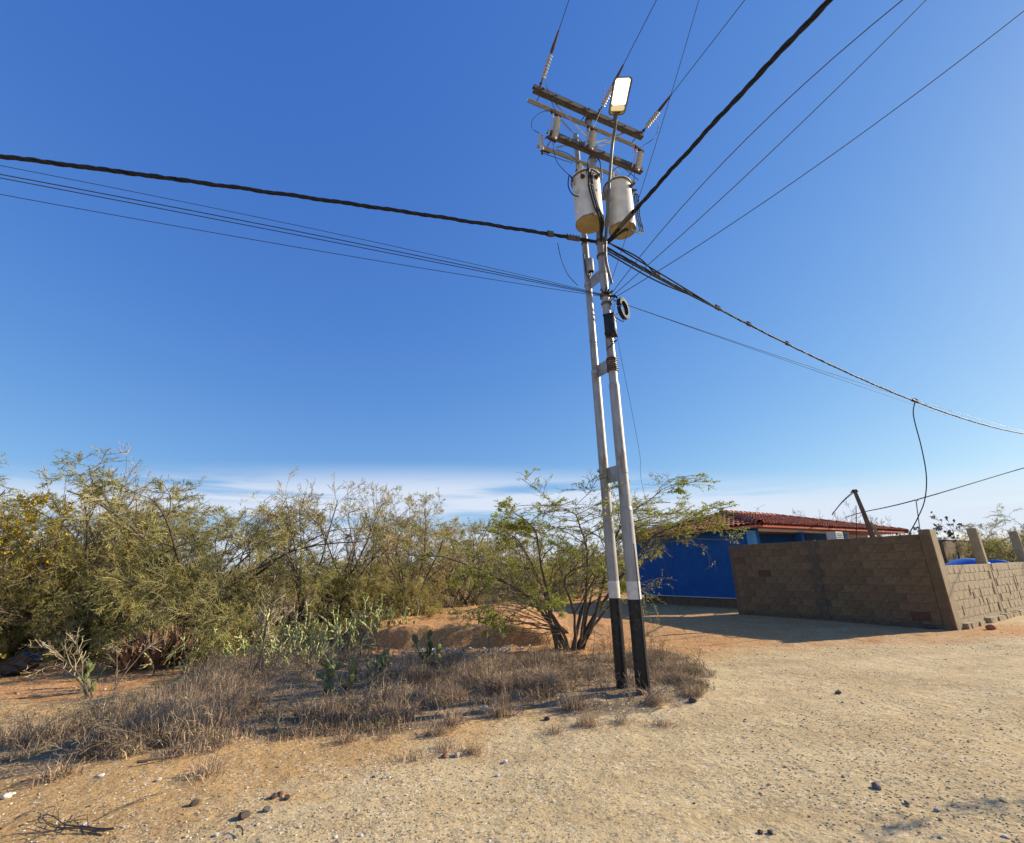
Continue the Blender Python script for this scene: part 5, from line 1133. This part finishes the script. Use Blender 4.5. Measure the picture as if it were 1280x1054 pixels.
for i, (px, py, wpx, m, lb) in enumerate((
    (571, 945, 12, 'stonepale', 'round pale stone between dry tufts at the front centre'), (556, 947, 11, 'stonered', 'red-brown stone touching the round pale stone'), (198, 980, 8, 'stonewhite', 'small white block-like stone near the lower left grass'), (305, 1026, 18, 'stonedark', 'largest dark stone, alone at lower left'), (242, 1010, 13, 'stonedark', 'dark brown stone left of the largest dark one'),
    (341, 1001, 12, 'stonedark', 'dark stone, left one of the little cluster'), (350, 997, 11, 'stonered', 'reddish fragment in the middle of the little cluster'), (358, 1002, 11, 'stonedark', 'dark stone, right one of the little cluster'), (333, 1018, 12, 'stonegrey', 'grey stone between the cluster and the largest dark stone'),
    (1095, 983, 13, 'stonegrey', 'grey stone alone on the gravel at lower right'), (1133, 1002, 8, 'stonegrey', 'small grey stone below and right of the lone grey one'), (1172, 1012, 9, 'stonepale', 'pale flat stone at lower right'), (963, 1037, 9, 'stonedark', 'dark stone at the bottom centre right'), (950, 1037, 8, 'stonedark', 'smaller dark stone just left of its dark neighbour at the bottom'),
    (866, 880, 12, 'stonedark', 'dark lump beside the right tip of the grass verge'), (7, 998, 13, 'stonewhite', 'white flat stone at the left edge'), (105, 1035, 9, 'stonewhite', 'white pebble-like stone caught in the fallen twigs'), (126, 974, 8, 'stonewhite', 'small white stone near the grass at lower left'), (684, 898, 9, 'stonedark', 'dark lump at the grass edge below the thorn tree'), (606, 884, 9, 'stonewhite', 'white stone at the foot of the grass below the bank'),
    (1162, 786, 11, 'stonedark', 'brown slab lying at the foot of the low wall'), (1239, 787, 14, 'stonered', 'brown broken brick lying in front of the low wall'), (648, 884, 7, 'stonewhite', 'white rounded bit left of the pole verge'), (1048, 868, 9, 'stonedark', 'small dark chunk in the middle of the lane'), (270, 1049, 8, 'stonewhite', 'white stone at the bottom left edge'), (622, 968, 7, 'stonewhite', 'white chip right of the round pale stone'), (632, 951, 8, 'stonewhite', 'white shell-like bit right of the tufts'))):
    p = on_ground(px, py); dep = (p-[0, 0, EYE])@FW; r = wpx/F*dep/2; rr = np.random.default_rng(i)
    o = link('stone', SM[m][i % 2], None, (p[0], p[1], gz(p[0], p[1])+r*.35)); o.scale = (r, r, r*rr.uniform(.8, 1.1)); o.rotation_euler = (0, 0, rr.random()*6); tag(o, lb, 'stone', 'stones on the sand')
def scatter_pebbles():
    rng = np.random.default_rng(9); base = []
    for k in range(4):
        V, Fc = stone_mesh(100+k, .6, 1); base.append((V, Fc))
    mb = MB()
    def field(n, fn, rlo, rhi, pw):
        x, y = fn(n); r = rlo+(rhi-rlo)*rng.random(len(x))**pw; z = height(x, y); k = rng.integers(0, 4, len(x)); wht = rng.random(len(x)) < .2
        for q in range(4):
            for w in (0, 1):
                s = (k == q) & (wht == bool(w)); m = s.sum()
                if not m: continue
                a = rng.random(m)*6.283; V = base[q][0][None]*r[s][:, None, None]; c_, s_ = np.cos(a)[:, None], np.sin(a)[:, None]
                V = np.stack([V[..., 0]*c_-V[..., 1]*s_, V[..., 0]*s_+V[..., 1]*c_, V[..., 2]*.8], -1)+np.stack([x[s], y[s], z[s]+r[s]*.2], 1)[:, None]
                Fc = base[q][1][None]+(np.arange(m)*len(base[q][0]))[:, None, None]; mb.add(V, Fc.reshape(-1, 4), w)
    def front(n):   # clumpy over sand and gravel, denser near
        y = 2.6+9.5*rng.random(n*3)**1.5; x = (rng.random(n*3)*2.3-1.15)*y; k = rng.random(n*3) < sstep(.34, .62, fbm(x*.9+5, y*.9+8, 4))+.10; return x[k][:n], y[k][:n]
    field(30000, front, .003, .012, 2.4)
    field(900, front, .010, .024, 2.5)
    def verge(n): 
        xs = np.array([p[0] for p in GR_POLY]); ys = np.array([p[1] for p in GR_POLY]); x = rng.uniform(-4, xs.max()+.3, n*4); y = rng.uniform(ys.min(), ys.max(), n*4); k = grass_mask(x, y) > 0; return x[k][:n], y[k][:n]
    field(1300, verge, .006, .026, 2.)
    def far(n): y = rng.uniform(9, 18, n); x = rng.uniform(-.4, 1.0, n)*y; return x, y
    field(1500, far, .006, .02, 2.)
    def left(n): return rng.uniform(-10.5, -6.2, n), rng.uniform(7.6, 9.8, n)
    field(220, left, .008, .03, 2.)
    tag(mb.build('gravel', ['pebble', 'pebblewhite'], None), 'loose gravel and pale chips strewn over the sandy lane', 'gravel', kind='stuff')
    mb2 = MB(); mb_, n = mb, 260; x = rng.uniform(-2.4, .3, n); y = bank_edge(x)-.15-rng.random(n)*.75; r = .01+.045*rng.random(n)**2
    for i in range(n):
        V, Fc = base[i % 4]; mb2.add(V*r[i]+[x[i], y[i], gz(x[i], y[i])+r[i]*.3], Fc, int(rng.random() < .6))
    tag(mb2.build('rubble', ['stonegrey', 'stonewhite'], None), 'pale rubble and litter lying along the foot of the orange bank', 'rubble', kind='stuff')
scatter_pebbles()
# fallen twigs
def fallen(px0, py0, px1, py1, label, seed, n0=2, r=.008):
    rng = np.random.default_rng(seed); a = on_ground(px0, py0); b = on_ground(px1, py1); a[2] = gz(a[0], a[1])+.012; d = nrm((b-a)*[1, 1, 0]); L = np.linalg.norm((b-a)[:2])
    Dd = nrm(np.tile(d, (n0, 1))+rng.normal(size=(n0, 3))*[.25, .25, .03]); lv = grow(rng, np.tile(a, (n0, 1)), Dd, np.full(n0, L), np.full(n0, r), [dict(seg=10, wander=.10, curve=.3), dict(n=3, seg=5, wander=.1, t0=.2, ang=30, lr=.45, rr=.7, flat=.1), dict(n=2, seg=3, wander=.1, t0=.2, ang=35, lr=.5, rr=.7, flat=.1)])
    mb = MB()
    for q in lv:
        q[0][..., 2] = height(q[0][..., 0], q[0][..., 1])+.012+.03*np.abs(np.sin(q[0][..., 0]*9)*np.cos(q[0][..., 1]*7)); ribbon_tubes(mb, q[0], np.maximum(q[1], .0022), 4)
    tag(mb.build('fallen_twig', 'bark', None, origin=a), label, 'twig', 'fallen twigs on the sand')
fallen(140, 1045, 70, 1020, 'branching fallen twig around the white stone at bottom left', 4, 3, .007)
fallen(128, 1027, 190, 1002, 'thin fallen twig pointing up right beside the branching one', 6, 1, .005)
fallen(0, 1040, 60, 1017, 'fallen twig touching the left edge at the bottom', 8, 1, .006)
fallen(302, 1052, 310, 1040, 'tiny curved twig at the bottom left', 10, 1, .006)
fallen(170, 962, 232, 955, 'grey dead stick lying at the front of the grass at left', 14, 1, .012)
fallen(12, 986, 75, 974, 'dead grey stick on the sand at the lower left', 16, 1, .010)
# black bag
p = on_ground(20, 846); z = gz(p[0], p[1]); bag = thing('plastic_bag', 'crumpled black plastic bag at the left edge on orange soil', 'bag', (p[0], p[1], z))
V, Fc = stone_mesh(55, 1., 4); rngq = np.random.default_rng(5)
n_ = nrm(V); d = .06*np.sin(V[:, 0]*7+V[:, 1]*5)+.05*np.sin(V[:, 2]*9+V[:, 0]*6)+.04*np.sin(V[:, 1]*13+V[:, 2]*4); V = V+n_*d[:, None]; V[:, 2] *= .8+.35*(V[:, 0] > .1)*V[:, 0]
V = V*[.34, .24, .23]+[p[0], p[1], z+.19]; mb = MB(); mb.add(V, Fc); mb.build('bag_body', 'bag', bag)
mb = MB(); a = np.array([p[0]+.32, p[1]-.02, z+.36]); mb.lathe([(.05, 0), (.03, .05), (.07, .12), (.10, .15)], a, 9, axis=(.5, -.1, .8)); mb.build('knot', 'bag', bag)
